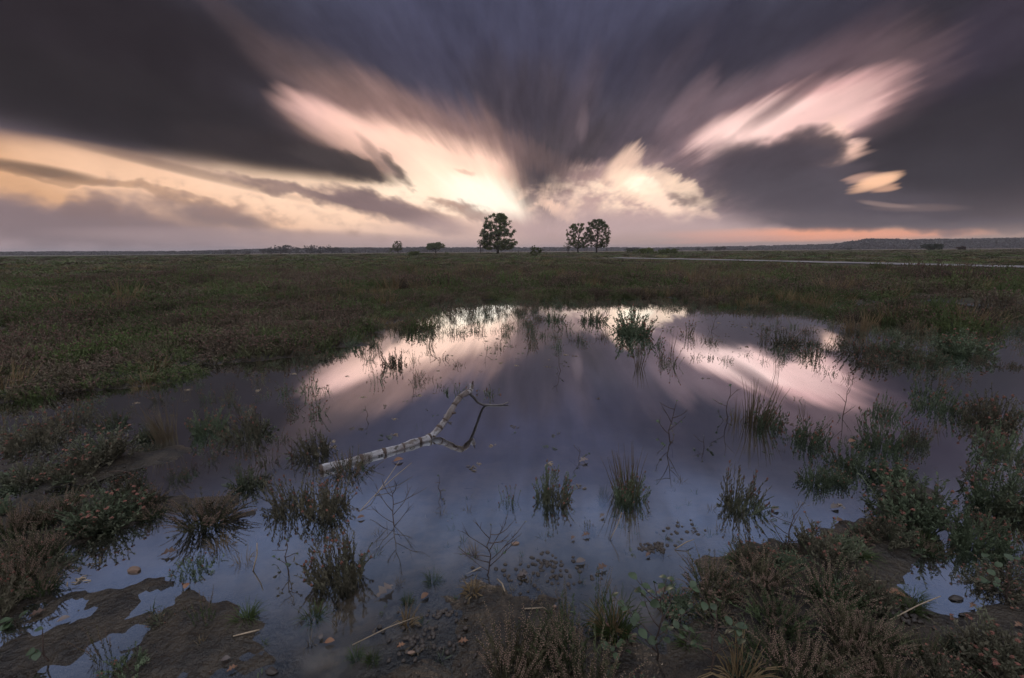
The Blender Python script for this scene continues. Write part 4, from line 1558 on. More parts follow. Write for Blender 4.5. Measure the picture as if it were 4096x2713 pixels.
SAPS = [
    (2694, 1792, 190, 184, 1, "birch sapling with few green leaves standing in the right middle water", 12, .034, 7),
    (2812, 1800, 110, 60, 2, "small leafy twig right of the birch sapling in the water", 8, .034, 3),
    (2910, 1690, 110, 150, 3, "leafy twig rising left of the tall rush clump", 10, .036, 4),
    (2975, 1690, 60, 110, 4, "broad-leaved shoot in front of the tall rushes", 8, .04, 3),
    (2238, 1490, 60, 96, 5, "thin leafy twig standing alone in the dark middle water", 9, .028, 3),
    (2845, 1330, 70, 76, 6, "curled twig in the lilac water near the far shore", 5, .03, 4),
    (1942, 1420, 50, 66, 7, "crooked twig in bright water below and right of the oak", 5, .03, 3),
    (1654, 1575, 40, 50, 8, "short leafy twig left of the branch's arch", 7, .024, 2),
    (1456, 1690, 34, 66, 9, "bare thin twig between the line of tufts and the branch", 3, .02, 3),
    (1160, 1850, 60, 100, 10, "bent twig left of the green tuft by the cut branch end", 3, .024, 2),
    (1774, 1990, 60, 90, 11, "small twig with dark leaves below the arching branch", 7, .026, 3),
    (2322, 1842, 110, 54, 12, "tiny leafy twig beside a floating pale leaf in mid pool", 7, .024, 3),
    (1140, 2316, 110, 150, 13, "thin two-stemmed sapling left of the big rusty heath tuft", 12, .022, 5),
    (3360, 1680, 90, 140, 14, "thin twig left of the leaning rusty heath tuft", 6, .024, 4),
    (3902, 1880, 200, 180, 15, "green-leaved sapling on a mossy tuft at the right water", 18, .042, 6),
    (2628, 2640, 330, 330, 16, "taller leafy sapling beside the bottom grass tussock", 34, .046, 9),
    (2824, 2690, 330, 300, 17, "leafy sapling with reddish twigs right of the taller one", 30, .044, 9),
    (2480, 2640, 150, 100, 18, "low leafy shoots in front of the grass tussock", 14, .04, 5),
    (190, 2650, 60, 150, 19, "seedling with two green leaves on the mud flat", 4, .05, 1),
    (4030, 2400, 200, 180, 20, "bright-leaved sapling at the right edge above the sand", 20, .04, 6),
    (3135, 2200, 150, 180, 21, "bare heather twig standing at the right shore's tip", 6, .02, 6),
    (60, 2500, 90, 40, 22, "bramble shoot with broad green leaves at the left edge", 5, .055, 2),
]
for (px, py, w, h, sd_, label, lv, lf, bo) in SAPS:
    sapling("birch_sapling" if bo > 3 else "leafy_twig", px, py, w, h, sd_, label, "sapling" if bo > 3 else "twig", lv, lf, bo)
sapling("twiggy_bush", 1942, 2300, 300, 230, 31, "bare twiggy bush with tiny leaves on the centre spit", "bush", 16, .018, 10, bare=True)
sapling("bare_twig", 1612, 2118, 260, 175, 32, "bare forked twig lying in the water below the arching branch", "twig", 0, .02, 8, lean=-0.25, bare=True)


# ---------------------------------------------------------------- the fallen birch branch
SHADE_V = 0.1  # where round the limb the painted underside shade is centred


def birch_material():
    m, g, b = material("birch_bark")
    tcn = g.new("ShaderNodeTexCoord").outputs["UV"]
    u, v, _w = g.sep(tcn)
    n = g.noise(g.comb(g.m("MULTIPLY", u, 34.0), g.m("MULTIPLY", v, 3.0), 0.0), 1.0, 3.0, 0.6)
    n2 = g.noise(g.comb(g.m("MULTIPLY", u, 9.0), g.m("MULTIPLY", v, 1.5), 4.0), 1.0, 4.0, 0.65)
    n3 = g.noise(geo_pos(g), 160.0, 3.0, 0.7)
    col = g.mix(g.rng(n3, 0.35, 0.7), (0.50, 0.49, 0.50), (0.28, 0.26, 0.26))
    col = g.mix(g.m("MULTIPLY", g.rng(n2, 0.44, 0.62), 0.9), col, (0.20, 0.15, 0.13))
    col = g.mix(g.rng(n, 0.55, 0.63), col, (0.05, 0.042, 0.038))
    # the middle stretch has lost its white skin
    col = g.mix(g.m("MULTIPLY", g.rng(g.m("ABSOLUTE", g.m("SUBTRACT", u, 0.68)), 0.24, 0.08), 0.75), col, (0.17, 0.125, 0.105))
    # brown shade painted along the limb's underside, so its mirror image turns dark
    shade_band = g.m("ADD", g.m("COSINE", g.m("MULTIPLY", g.m("SUBTRACT", v, SHADE_V), 6.2832)), g.m("MULTIPLY", g.m("SUBTRACT", n2, 0.5), 1.2))
    col = g.mix(g.m("MULTIPLY", g.rng(shade_band, 0.75, 1.1), 0.8), col, (0.060, 0.042, 0.024))
    g.put(b.inputs["Base Color"], col)
    b.inputs["Roughness"].default_value = 0.6
    bump = g.new("ShaderNodeBump")
    bump.inputs["Strength"].default_value = 0.6
    bump.inputs["Distance"].default_value = 0.004
    g.put(bump.inputs["Height"], g.m("ADD", n3, n))
    m.node_tree.links.new(bump.outputs[0], b.inputs["Normal"])
    return m


def smooth_path(pts, n):
    pts = np.array(pts)
    out = []
    for i in range(len(pts) - 1):
        p0, p1, p2, p3 = pts[max(i - 1, 0)], pts[i], pts[i + 1], pts[min(i + 2, len(pts) - 1)]
        for k in range(n):
            t = k / n
            out.append(0.5 * ((2 * p1) + (-p0 + p2) * t + (2 * p0 - 5 * p1 + 4 * p2 - p3) * t * t + (-p0 + 3 * p1 - 3 * p2 + p3) * t ** 3))
    out.append(pts[-1])
    return out


def uv_tube(name, path, radii, sides, mat, parent, seed=1):
    r = np.random.default_rng(seed)
    mb = MB()
    rr = [q * (1 + 0.07 * r.uniform(-1, 1)) for q in radii]
    mb.tube(path, rr, sides)
    me_ = mb.mesh(name, mat)
    uv = me_.uv_layers.new(name="UVMap")
    n = len(path)
    for poly in me_.polygons:
        vs = list(poly.vertices)
        ks = [q % sides for q in vs]
        wrap = max(ks) - min(ks) > 1
        for li, vi in zip(poly.loop_indices, vs):
            i, k = divmod(vi, sides)
            kk = k + sides if (wrap and k == 0) else k
            uv.data[li].uv = (i / (n - 1), kk / sides)
    return link(name, me_, parent)


def up(gx_, gy_, py):
    """the point above ground pixel (gx, gy) that shows at height py"""
    g0 = ground(gx_, gy_)
    lo, hi = -0.1, 1.5
    for _ in range(40):
        mid = (lo + hi) / 2
        if project(g0 + np.array([0, 0, mid]))[1] > py:
            lo = mid
        else:
            hi = mid
    return g0 + np.array([0, 0, lo])


M["grey_bark"] = plain("grey_birch_bark", (0.17, 0.155, 0.15), 0.7, 0.6, scale=60)
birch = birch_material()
bp = [up(1287, 1884, 1876), up(1404, 1852, 1848), up(1485, 1828, 1823), up(1587, 1800, 1796), up(1657, 1777, 1771), up(1718, 1758, 1750),
      up(1759, 1738, 1712), up(1794, 1722, 1664), up(1825, 1704, 1613), up(1850, 1690, 1582), up(1874, 1672, 1571), up(1887, 1662, 1560), up(1891, 1658, 1537)]
root = bp[0].copy()
br = tag(empty("fallen_branch", (root[0], root[1], 0.0)), "white birch branch lying in the pool, its forked tip arching out of the water", "branch")
off = np.array([root[0], root[1], 0.0])
main = smooth_path([p - off for p in bp], 6)
nmain = len(main)
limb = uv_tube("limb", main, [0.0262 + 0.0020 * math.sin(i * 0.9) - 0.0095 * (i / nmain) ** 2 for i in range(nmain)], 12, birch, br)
side = smooth_path([p - off for p in (up(1880, 1668, 1574), up(1897, 1656, 1590), up(1911, 1646, 1608), up(1930, 1628, 1619), up(1950, 1622, 1620), up(1985, 1623, 1621), up(2012, 1621, 1618), up(2033, 1616, 1609))], 4)
uv_tube("side_branch", side, [0.0130 - 0.0080 * i / len(side) for i in range(len(side))], 10, M["grey_bark"], br, 2)
for (a, b2, r_) in ((main[43], np.array([0.05, -0.01, 0.012]), 0.011), (main[31], np.array([0.03, -0.03, 0.01]), 0.008), (main[69], np.array([0.012, -0.01, 0.05]), 0.008)):
    mb = MB()
    mb.tube([a, a + b2 * 0.6, a + b2], [r_, r_ * 0.85, r_ * 0.6], 8)
    mb.build("stub", M["bark"], br)
for k, i in enumerate((9, 15, 20, 26, 30, 36, 40, 47, 52, 58, 63)):     # dark rings where twigs once sat
    mb = MB()
    q = main[i]
    t_ = main[i + 1] - main[i - 1]
    t_ = t_ / np.linalg.norm(t_)
    rr_ = 0.0262 + 0.0020 * math.sin(i * 0.9) - 0.0095 * (i / nmain) ** 2
    w_ = (0.004, 0.007, 0.003, 0.009)[k % 4]
    mb.tube([q - t_ * w_, q - t_ * w_ * 0.3 + np.array([0, 0, 0.0015]), q + t_ * w_], [rr_ * 1.02, rr_ * 1.10, rr_ * 1.02], 12)
    mb.build("bark_ring", M["bark"], br)
mb = MB()
d_ = (main[0] - main[1]) / np.linalg.norm(main[0] - main[1])
mb.tube([main[0] - d_ * 0.004, main[0] + d_ * 0.010], [0.0274, 0.0262], 12)
mb.build("cut_end", M["bark"], br)

# ---------------------------------------------------------------- stalks, leaves, stones
def stalk(a, b2, r_, label, mat="straw", name="straw_stalk"):
    p, q = a, b2
    e_loc = np.array([p[0], p[1], 0.0])
    mb = MB()
    mid = (p + q) / 2 + np.array([0.01, 0.0, 0.012])
    mb.tube([p - e_loc, (p + mid) / 2 - e_loc, mid - e_loc, (q + mid) / 2 - e_loc, q - e_loc], [r_, r_ * .95, r_ * .9, r_ * .8, r_ * .6], 5)
    o = mb.build(name, M[mat])
    o.location = tuple(e_loc)
    tag(o, label, "stalk", "dry stalks")


stalk(ground(1012, 2284, 0.0), up(1040, 2268, 2172), .0028, "straight dry straw stalk leaning by the rusty grass tuft on the left")
stalk(ground(1520, 1960, 0.0), up(1648, 1880, 1852), .0024, "bleached straw stalk slanting up beside the bare forked twig")
stalk(ground(1500, 1985, 0.0), up(1600, 1895, 1845), .0022, "second bleached straw stalk slanting beside the bare forked twig")
stalk(ground(1440, 2045, 0.0), ground(1505, 1975, 0.006), .0022, "straw stalk lying on the water left of the bare forked twig")
stalk(ground(1410, 2580, 0.01), ground(1660, 2470, 0.03), .0022, "thin brown stalk lying across the bottom mud")
stalk(ground(2700, 2196, 0.004), ground(2776, 2158, 0.02), .0026, "dry stalk beside the heap of pellets in the water")
stalk(ground(3560, 2480, 0.06), up(3740, 2500, 2385), .0024, "pale bent stalk arching over the wet sand")
stalk(ground(2440, 2160, 0.0), up(2482, 2150, 2050), .0018, "thin stalk leaning in the water below the tan rush clump")


def fallen_leaf(px, py, w, kind, col, label, turn, tilt=0.1, group=None):
    p = ground(px, py)
    p = ground(px, py, max(gz_at(p[0], p[1]), 0.0))
    s = 0.78 * w * float(project(p)[2]) / F
    o = link("fallen_leaf", (OAK_LEAF if kind == "oak" else BIRCH_LEAF)[col])
    o.location = (p[0], p[1], p[2] + 0.008)
    o.rotation_euler = (tilt, -tilt * 0.5, turn)
    o.scale = (s, s, s)
    tag(o, label, "leaf", group)


LEAVES = [
    (1510, 2395, 100, "oak", "pale", "large pale oak leaf floating right of the big rusty heath tuft", .9),
    (1300, 2578, 48, "birch", "orange", "orange leaf floating on the bottom water beside a pale one", .2),
    (1282, 2565, 34, "birch", "pale", "pale leaf left of the orange one on the bottom water", 1.8),
    (1686, 2402, 46, "birch", "orange", "upright orange leaf on the pellet-strewn spit", .9),
    (1590, 2596, 40, "oak", "orange", "yellow-orange leaf on the mud near the bottom middle", .4),
    (1835, 2576, 50, "oak", "orange", "curled orange leaf among pellets at the bottom middle", .1),
    (645, 2228, 70, "oak", "brown", "brown oak leaf floating in the small left pool", .5),
    (118, 2476, 62, "oak", "brown", "brown oak leaf on the mud by the bramble shoot", .8),
    (230, 2494, 50, "birch", "pale", "pale leaf on the mud flat right of the brown oak leaf", .6),
    (738, 2362, 40, "birch", "orange", "orange leaf on the rim below the small left pool", 1.7),
    (910, 2694, 46, "oak", "orange", "yellow leaf at the bottom edge left of the middle", .7),
    (885, 2650, 44, "birch", "pale", "pale greenish leaf on the bottom-left water", .3),
    (1575, 1850, 50, "birch", "orange", "orange leaf under the surface below the branch", .4),
    (1430, 2078, 36, "birch", "brown", "tan leaf floating right of the paired rusty tufts", .3),
    (2318, 1852, 54, "oak", "pale", "pale leaf floating by the tiny leafy twig in mid pool", .4),
    (2400, 2076, 40, "oak", "pale", "tan curled leaf floating left of the rush clump's reflection", .8),
    (2330, 2150, 44, "oak", "brown", "brown oak leaf floating above the pellet shallows", .3),
    (2305, 2255, 50, "birch", "pale", "pinkish pale leaf in the pellet shallows", .2),
    (2285, 2164, 32, "oak", "brown", "small dark leaf left of the brown oak leaf in the shallows", .9),
    (2584, 2232, 36, "oak", "brown", "reddish leaf below the heap of pellets", .7),
    (2630, 2382, 80, "oak", "brown", "reddish oak leaf in water right of the grass tussock", .5),
    (2660, 2420, 60, "oak", "brown", "dark red leaf below the reddish oak leaf by the tussock", 1.2),
    (3086, 2044, 44, "birch", "pale", "tan leaf floating right of the lone rusty tuft", .2),
    (3325, 2038, 50, "birch", "pale", "pale leaf floating left of the large dark heath bush", .3),
    (3348, 2090, 36, "birch", "orange", "orange leaf caught at the right shore's back edge", .4),
    (3625, 2395, 90, "birch", "orange", "broad tan leaf lying at the upper end of the wet sand", 2.8),
    (3880, 2436, 44, "oak", "orange", "orange leaf on the wet sand near the right bush", .3),
    (4060, 2512, 46, "oak", "orange", "orange leaf on the sand at the right edge", .2),
    (3395, 1772, 44, "birch", "orange", "yellow leaf caught on the heath island", .2),
    (2420, 2510, 50, "birch", "orange", "orange leaf caught in the grass tussock", .1),
    (2530, 2580, 60, "birch", "brown", "curled brown leaf at the foot of the grass tussock", 1.4),
    (2070, 2310, 60, "oak", "pale", "pale oak leaf flat in the pellet shallows left side", .2),
    (2390, 2285, 60, "oak", "brown", "dull brown leaf right end of the pellet shallows", .4),
]
for px, py, w, kd, c, label, turn in LEAVES:
    fallen_leaf(px, py, w, kd, c, label, turn)


def rock(name, px, py, w, h, seed, mat, label, cat):
    foot, wm, hm = place(px, py, w, h)
    hm = min(hm, 0.45 * wm)
    r = np.random.default_rng(seed)
    import bmesh
    bm = bmesh.new()
    bmesh.ops.create_icosphere(bm, subdivisions=3, radius=0.5)
    planes = [(v_ / np.linalg.norm(v_), r.uniform(0.30, 0.46)) for v_ in r.normal(size=(11, 3))]
    for v_ in bm.verts:
        c_ = np.array(v_.co)
        for nrm, d in planes:
            k = c_ @ nrm - d
            if k > 0:
                c_ = c_ - nrm * k * 0.92
        c_ += r.uniform(-0.006, 0.006, 3)
        v_.co = (c_[0] * wm * 1.1, c_[1] * wm * 0.6, c_[2] * max(hm, 0.012) * 0.8)
    me_ = bpy.data.meshes.new(name)
    bm.to_mesh(me_)
    bm.free()
    me_.materials.append(M[mat])
    o = link(name, me_)
    o.location = (foot[0], foot[1], max(foot[2], 0.0) + hm * 0.12)
    o.rotation_euler = (0, 0, 0.3 * (seed % 3 - 1))
    tag(o, label, cat)


rock("stone", 539, 2300, 58, 26, 3, "stone", "reddish flat stone lying in the small left pool", "stone")
rock("stone", 1646, 2618, 30, 26, 4, "stone", "small rounded tan stone on the bottom mud", "stone")
rock("stone", 2060, 2192, 34, 20, 5, "stone", "small tan pebble in the water above the pellet shallows", "stone")
rock("mud_clod", 1086, 2690, 56, 46, 6, "pellet", "dark clod of mud at the bottom edge left of the middle", "clod")
rock("mud_clod", 3820, 2405, 56, 24, 7, "pellet", "dark clod at the upper end of the wet sand", "clod")


# dark droppings, round pellets, in heaps and scattered
def pellet_mesh(seed):
    import bmesh
    r = np.random.default_rng(seed)
    bm = bmesh.new()
    bmesh.ops.create_icosphere(bm, subdivisions=2, radius=1.0)
    for v_ in bm.verts:
        k = 1 + r.uniform(-0.07, 0.07)
        v_.co = (v_.co.x * 1.25 * k, v_.co.y * k, v_.co.z * 0.92 * k)
    me_ = bpy.data.meshes.new("pellet")
    bm.to_mesh(me_)
    bm.free()
    me_.materials.append(M["pellet"])
    me_.polygons.foreach_set("use_smooth", [True] * len(me_.polygons))
    return me_


PELLETS = [pellet_mesh(i) for i in range(3)]
HEAPS = [
    (2618, 2190, 58, 22, 46, "dark round pellet in the heap below the tan rush clump", "pellets in the water heap"),
    (2200, 2255, 60, 26, 24, "dark round pellet in the close heap of the middle shallows", "pellets in the middle heap"),
    (2170, 2290, 190, 56, 62, "dark round pellet strewn over the middle shallows", "pellets strewn in the shallows"),
    (1760, 2456, 100, 18, 22, "dark round pellet in the heap on the centre spit", "pellets in the spit heap"),
    (1700, 2560, 190, 80, 58, "dark round pellet strewn over the mud left of the bottom heather", "pellets strewn on the mud"),
    (3650, 2480, 90, 70, 30, "dark round pellet strewn on the wet sand by the right bank", "pellets on the wet sand"),
    (2720, 2120, 90, 40, 16, "dark round pellet in the shallows right of the water heap", "pellets right of the heap"),
]
rp = np.random.default_rng(99)
for (px, py, sx, sy, n, label, grp) in HEAPS:
    for i in range(n):
        qx, qy = px + rp.normal() * sx * 0.55, py + rp.normal() * sy * 0.55
        p = ground(qx, qy)
        z = gz_at(p[0], p[1])
        o = link("dropping", PELLETS[i % 3])
        s = 0.0072 * rp.uniform(0.75, 1.25)
        o.location = (p[0], p[1], max(z + s * 0.6, -s * 0.1))
        o.rotation_euler = (rp.uniform(-.3, .3), rp.uniform(-.3, .3), rp.uniform(0, 6.283))
        o.scale = (s, s, s)
        tag(o, label, "pellet", grp)

# ================================================================ trees on the plain
def crown_points(rng, blobs, n):
    """points through the volume of several soft lumps; blobs: (x, y, z, rx, ry, rz)"""
    vol = np.array([b[3] * b[4] * b[5] for b in blobs]) ** 0.75
    k = rng.choice(len(blobs), n, p=vol / vol.sum())
    d = rng.normal(size=(n, 3))
    d /= np.linalg.norm(d, axis=1)[:, None]
    rad = rng.uniform(0.25, 1.0, n) ** 0.45
    B = np.array(blobs)[k]
    return B[:, :3] + d * rad[:, None] * B[:, 3:], k


def tree(name, px, py, dist, w, h, seed, label, cat="tree", mat="oak_leaf", shape="round", trunk_h=0.16, dens=1.0, group=None, gappy=0.55):
    """trunk, limbs and a crown of small leaf clusters; foot at a pixel column, sized by what it covers there"""
    rng = np.random.default_rng(seed)
    d = ray(px, py)
    sc = dist / d[1]
    x, y = d[0] * sc, dist
    z = gz_at(x, y)
    Hm, Wm = h * dist / F / 0.98, w * dist / F / 0.98
    e = tag(empty(name, (x, y, z - 0.1)), label, cat, group)
    # big lumps of the crown
    lumps = []
    ch = Hm * (1 - trunk_h)
    for i in range(int({"bush": 12, "oak": 34}.get(shape, 24))):
        t = rng.uniform(0, 1) ** (1.35 if shape == "oak" else 1.0)
        if shape == "round":
            prof = math.sin(math.pi * (0.20 + 0.72 * t)) ** 0.75
        elif shape == "oak":
            prof = (1.0 - 0.62 * max(0, t - 0.30) / 0.70) * (0.85 + 0.15 * min(1, t / 0.2))
        elif shape == "flat":
            prof = math.sin(math.pi * (0.25 + 0.6 * t)) ** 0.6
        else:
            prof = 1.0 - 0.55 * t
        az = rng.uniform(0, 6.283)
        rr = Wm * 0.5 * prof * math.sqrt(rng.uniform(0.15, 1)) * 0.86
        lr = Wm * rng.uniform(0.10, 0.19)
        lz = trunk_h * Hm + lr * 0.6 + t * (ch - 1.4 * lr)
        lumps.append((rr * math.cos(az), rr * math.sin(az), lz, lr * 1.15, lr * 1.15, lr * 0.8))
    # trunk and limbs
    mb = MB()
    r0 = Wm * (0.026 if shape != "bush" else 0.012)
    top = trunk_h * Hm + ch * 0.62
    tp = [np.array([0, 0, 0.0])]
    for i in range(6):
        tp.append(np.array([rng.uniform(-.02, .02) * Wm, rng.uniform(-.02, .02) * Wm, top * (i + 1) / 6]))
    mb.tube(tp, [r0 * 1.35, r0, r0 * .9, r0 * .75, r0 * .55, r0 * .4, r0 * .25], 8)
    mb.build("trunk", M["trunk"], e)
    mb = MB()
    for L in lumps:
        c = np.array(L[:3])
        t = min(0.85, max(0.25, (c[2] - 0.25 * Hm) / top))
        a, _ = along(tp, t * 0.9)
        mid = a * 0.45 + c * 0.55 + np.array([0, 0, -0.04 * Hm])
        mb.tube([a, mid, c], [r0 * 0.42, r0 * 0.28, r0 * 0.1], 5)
    mb.build("limbs", M["trunk"], e)
    # leaf clusters: many small faces, in clumps with gaps between
    n_cl = int(190 * dens)
    if shape in ("oak", "round"):
        t = rng.uniform(0, 1, n_cl) ** (1.15 if shape == "oak" else 1.0)
        az = rng.uniform(0, 6.283, n_cl)
        if shape == "oak":
            prof = np.sqrt(np.clip(1 - (t * 0.97) ** 2.4, 0, 1)) * (0.80 + 0.20 * np.minimum(1, t / 0.18))
        else:
            prof = np.sqrt(np.clip(1 - ((t - 0.45) / 0.57) ** 2, 0, 1))
        lob = 0.66 + 0.44 * fbm(np.cos(az) * 1.6 + 5 + seed, np.sin(az) * 1.6 + t * 4.5, seed, 2)
        rr = Wm * 0.55 * prof * lob * rng.uniform(0.12, 1, n_cl) ** 0.42
        cl = np.stack([rr * np.cos(az), rr * np.sin(az), trunk_h * Hm + 0.02 * Hm + t * ch * 0.95], -1)
        gap_n = fbm(cl[:, 0] / Wm * 9 + 3, cl[:, 2] / Wm * 9 + seed, seed + 5, 2)
        cl = cl[gap_n > 0.52 - 0.25 * gappy]
    else:
        cl, k = crown_points(rng, lumps, n_cl)
        cl = cl[rng.uniform(0, 1, n_cl) < (0.55 + 0.45 * gappy)]
    per = 34
    sz = Wm * 0.022
    pts = np.repeat(cl, per, axis=0) + rng.normal(size=(len(cl) * per, 3)) * Wm * np.array([0.021, 0.021, 0.016])
    n = len(pts)
    a = rng.normal(size=(n, 3))
    a /= np.linalg.norm(a, axis=1)[:, None]
    b = np.cross(a, rng.normal(size=(n, 3)))
    b /= np.linalg.norm(b, axis=1)[:, None]
    s = sz * rng.uniform(0.5, 1.2, n)[:, None]
    V4 = np.stack([pts - a * s, pts + b * s * 0.55, pts + a * s, pts - b * s * 0.55], 1).reshape(-1, 3)
    me_ = bpy.data.meshes.new("crown")
    me_.from_pydata(V4.tolist(), [], np.arange(n * 4).reshape(-1, 4).tolist())
    me_.materials.append(M[mat])
    o = link("crown", me_, e)
    o["kind"] = "stuff"
    return e


tree("oak_tree", 1991, 1013, 235, 148, 152, 5, "large broad oak with full dark crown, tallest tree on the plain", shape="oak", trunk_h=0.10, dens=2.7, gappy=0.55)
tree("young_tree", 1922, 1013, 236, 38, 56, 6, "slender young tree touching the left side of the large oak", shape="round", trunk_h=0.25, dens=0.45)
tree("oak_tree", 2313, 1013, 225, 100, 116, 7, "lower left one of the two oaks standing side by side", shape="round", trunk_h=0.17, dens=1.9, gappy=0.5)
tree("oak_tree", 2386, 1013, 225, 108, 128, 12, "taller right one of the two oaks standing side by side", shape="round", trunk_h=0.17, dens=1.9, gappy=0.5)
tree("young_tree", 2272, 1011, 226, 40, 44, 9, "small thin tree leaning at the left foot of the paired oaks", shape="round", trunk_h=0.35, dens=0.22)
tree("small_tree", 1592, 1012, 300, 42, 50, 10, "small round tree with bare trunk, left of the flat-topped tree", shape="round", trunk_h=0.25, dens=1.5, gappy=0.9)
tree("small_bush", 1566, 1012, 295, 28, 26, 11, "small bush at the left foot of the small round tree", shape="bush", trunk_h=0.05, dens=0.6)
tree("flat_tree", 1742, 1009, 290, 70, 46, 13, "flat-topped spreading small tree left of the large oak", shape="flat", trunk_h=0.30, dens=1.6, gappy=1.0)
tree("flat_pine", 3731, 992, 260, 74, 28, 14, "flat-topped dark pine before the wooded ridge on the right", mat="pine_leaf", shape="flat", trunk_h=0.15, dens=1.0, gappy=1.0)
tree("round_bush", 3843, 992, 250, 37, 20, 15, "round reddish bush before the wooded ridge on the right", cat="bush", mat="red_leaf", shape="bush", trunk_h=0.08, dens=0.8, gappy=1.0)
tree("willow_bush", 2140, 1028, 110, 66, 44, 16, "twiggy rounded bush in the heath between the oaks", cat="bush", shape="bush", trunk_h=0.05, dens=0.7)
tree("low_bush", 1660, 1013, 150, 76, 17, 17, "wide low green bush left of the flat-topped tree", cat="bush", shape="bush", trunk_h=0.03, dens=0.8, gappy=1.0)
tree("low_bush", 1788, 1014, 150, 24, 16, 18, "small green bush right of the flat-topped tree", cat="bush", shape="bush", trunk_h=0.03, dens=0.4, gappy=1.0)
tree("low_bush", 1839, 1008, 200, 20, 12, 19, "tiny bush halfway between the flat-topped tree and the oak", cat="bush", shape="bush", trunk_h=0.03, dens=0.3)
tree("dead_shrub", 2512, 1007, 170, 28, 24, 20, "ragged little shrub at the left end of the bramble thicket", cat="bush", shape="bush", trunk_h=0.05, dens=0.3)
tree("bramble_thicket", 2590, 1010, 150, 110, 20, 21, "long ragged bramble thicket right of the paired oaks", cat="bush", shape="bush", trunk_h=0.02, dens=1.0, gappy=0.9)
tree("bramble_thicket", 2670, 1010, 150, 90, 22, 22, "shorter bramble thicket at the beginning of the track", cat="bush", shape="bush", trunk_h=0.02, dens=0.8, gappy=0.9)
tree("far_tree", 2528, 1003, 600, 60, 14, 23, "rounded copse far behind the bramble thicket", shape="flat", mat="wood_far", trunk_h=0.02, dens=0.8, gappy=1.0)
# the farm trees far off on the left, told apart by their size and place
for (px, w, h, lab) in ((1055, 30, 15, "smallest far tree at the left end of the distant tree row"), (1088, 48, 20, "low round tree second in the distant tree row"), (1122, 58, 24, "broad tree third in the distant tree row"),
                        (1161, 46, 27, "tallest round tree in the distant tree row"), (1196, 26, 20, "narrow tree before the gap of the distant row"), (1242, 50, 25, "wide tree just after the gap of the distant row"),
                        (1282, 50, 22, "long low tree in the right half of the distant row"), (1326, 46, 23, "round tree near the right end of the distant row"), (1358, 30, 18, "small tree ending the distant row on the right"),
                        (1411, 26, 12, "lone small tree right of the distant row"), (990, 20, 10, "lone tiny tree left of the distant row"), (915, 26, 10, "tiny flat tree farthest left on the distant plain"),
                        (1510, 10, 6, "tiny bush left of the small round tree")):
    tree("far_tree", px, 1014 - (px - 1000) * 0.007, 620, w * 1.1, h * 1.25 + 4, px, lab, mat="wood_far", shape="flat", trunk_h=0.01, dens=0.6, group="far farm trees", gappy=1.0)
for (px, w, h, lab) in ((2790, 22, 12, "tiny far tree first behind the track"), (2818, 26, 9, "small flat far tree second behind the track"), (2880, 46, 18, "rounded far copse behind the track"), (2980, 24, 10, "lone little far tree below the ridge's low end"), (3390, 26, 9, "dark shrub at the foot of the wooded ridge")):
    tree("far_tree", px, 999, 600, w, h + 2, px, lab, mat="wood_far", shape="flat", trunk_h=0.01, dens=0.5, group="far trees behind the track", gappy=1.0)

# fence post between the oaks
d = ray(2074, 1010)
x, y = d[0] * 150 / d[1], 150
mb = MB()
mb.tube([(0, 0, -0.2), (0.005, 0, 0.3), (0.012, 0.01, 0.7), (0.02, 0, 1.30), (0.022, 0, 1.36), (0.03, 0.01, 1.41)], [0.14, 0.135, 0.125, 0.125, 0.10, 0.04], 9)
po = mb.build("fence_post", M["post"])
po.location = (x, y, gz_at(x, y))
tag(po, "single weathered wooden post right of the large oak", "post")


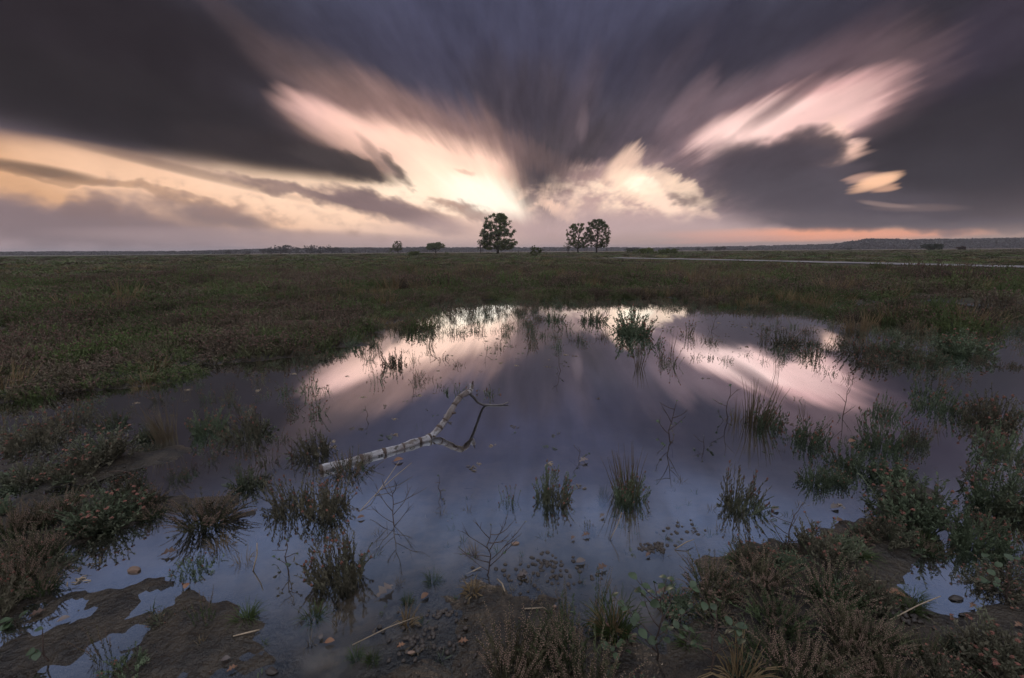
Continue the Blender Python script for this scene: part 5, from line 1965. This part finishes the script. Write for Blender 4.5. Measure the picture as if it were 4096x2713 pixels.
# the far woods: too far to tell the trees apart
def far_woods():
    src = []
    for s_ in range(4):
        rng = np.random.default_rng(700 + s_)
        n = 260
        pts = rng.normal(size=(n, 3))
        pts /= np.linalg.norm(pts, axis=1)[:, None]
        pts = pts * np.array([0.55, 0.55, 0.45]) * rng.uniform(0.55, 1, n)[:, None] + np.array([0, 0, 0.55])
        pts[:, 2] = np.maximum(pts[:, 2], 0)
        mb = MB()
        for p in pts:
            a = rng.normal(size=3)
            a /= np.linalg.norm(a)
            b = np.cross(a, rng.normal(size=3))
            b /= np.linalg.norm(b)
            s = rng.uniform(0.10, 0.20)
            mb.face([p - a * s, p + b * s * .7, p + a * s, p - b * s * .7])
        mb.tube([(0, 0, -0.1), (0, 0, 0.3)], [0.3, 0.35], 6)
        src.append(mb.mesh("woodland_tree", M["wood_far"], False))
    coll = proto_collection("far_woodland", src)
    r = np.random.default_rng(42)
    P, S_, Rt, I = [], [], [], []

    def row(xa, xb, dist, h0, h1, step, depth):
        n = int(abs(xb - xa) / step)
        for i in range(n):
            for k in range(depth):
                px = xa + (xb - xa) * (i + r.uniform(-.6, .6)) / n
                dd = dist * (1 + 0.03 * k + r.uniform(-.01, .01))
                v = ray(px, 1006)
                x, y = v[0] / v[1] * dd, dd
                t = (px - xa) / (xb - xa)
                hh = (h0 + (h1 - h0) * t) * r.uniform(0.85, 1.12) * dd / F
                P.append((x, y, 0.1))
                S_.append((hh * r.uniform(.7, 1.3) + 2, hh * .9 + 2, hh))
                Rt.append((0, 0, r.uniform(0, 6.28)))
                I.append(int(r.integers(0, 4)))

    row(-200, 700, 1100, 15, 12, 5, 2)
    row(700, 1000, 1100, 11, 17, 5, 2)
    row(1000, 1450, 1500, 17, 18, 6, 2)
    row(1340, 1700, 1300, 20, 17, 5, 2)
    row(1680, 1730, 1300, 20, 20, 4, 2)
    row(1600, 2560, 1600, 19, 13, 5, 2)
    row(2560, 2900, 1500, 11, 14, 5, 2)
    row(2900, 3350, 1300, 14, 20, 5, 2)
    row(3330, 3460, 1100, 20, 36, 4, 3)
    row(3460, 3620, 1050, 37, 34, 4, 3)
    row(3620, 4400, 1000, 33, 38, 4, 3)
    return scatter("far_woodland", coll, P, S_, Rt, I, "dark distant woods along the whole horizon", "woodland")


far_woods()

# ---------------------------------------------------------------- evening haze over the plain
def haze():
    mb = MB()
    x0, x1, y0, y1, z0, z1 = -6400, 6400, -6400, 6400, -2.0, 48.0
    c = [(x0, y0, z0), (x1, y0, z0), (x1, y1, z0), (x0, y1, z0), (x0, y0, z1), (x1, y0, z1), (x1, y1, z1), (x0, y1, z1)]
    mb.v = c
    mb.f = [(3, 2, 1, 0), (4, 5, 6, 7), (0, 1, 5, 4), (1, 2, 6, 5), (2, 3, 7, 6), (3, 0, 4, 7)]
    mb.mi = [0] * 6
    m = bpy.data.materials.new("haze_air")
    m.use_nodes = True
    nt = m.node_tree
    nt.nodes.clear()
    vol = nt.nodes.new("ShaderNodeVolumePrincipled")
    vol.inputs["Color"].default_value = (0.90, 0.86, 0.90, 1)
    vol.inputs["Density"].default_value = 0.00022
    vol.inputs["Anisotropy"].default_value = 0.2
    out = nt.nodes.new("ShaderNodeOutputMaterial")
    nt.links.new(vol.outputs[0], out.inputs["Volume"])
    o = mb.build("haze", m, smooth=False)
    tag(o, "thin pale evening haze over the plain", "haze", kind="stuff")


HAZE = True
if HAZE:
    haze()
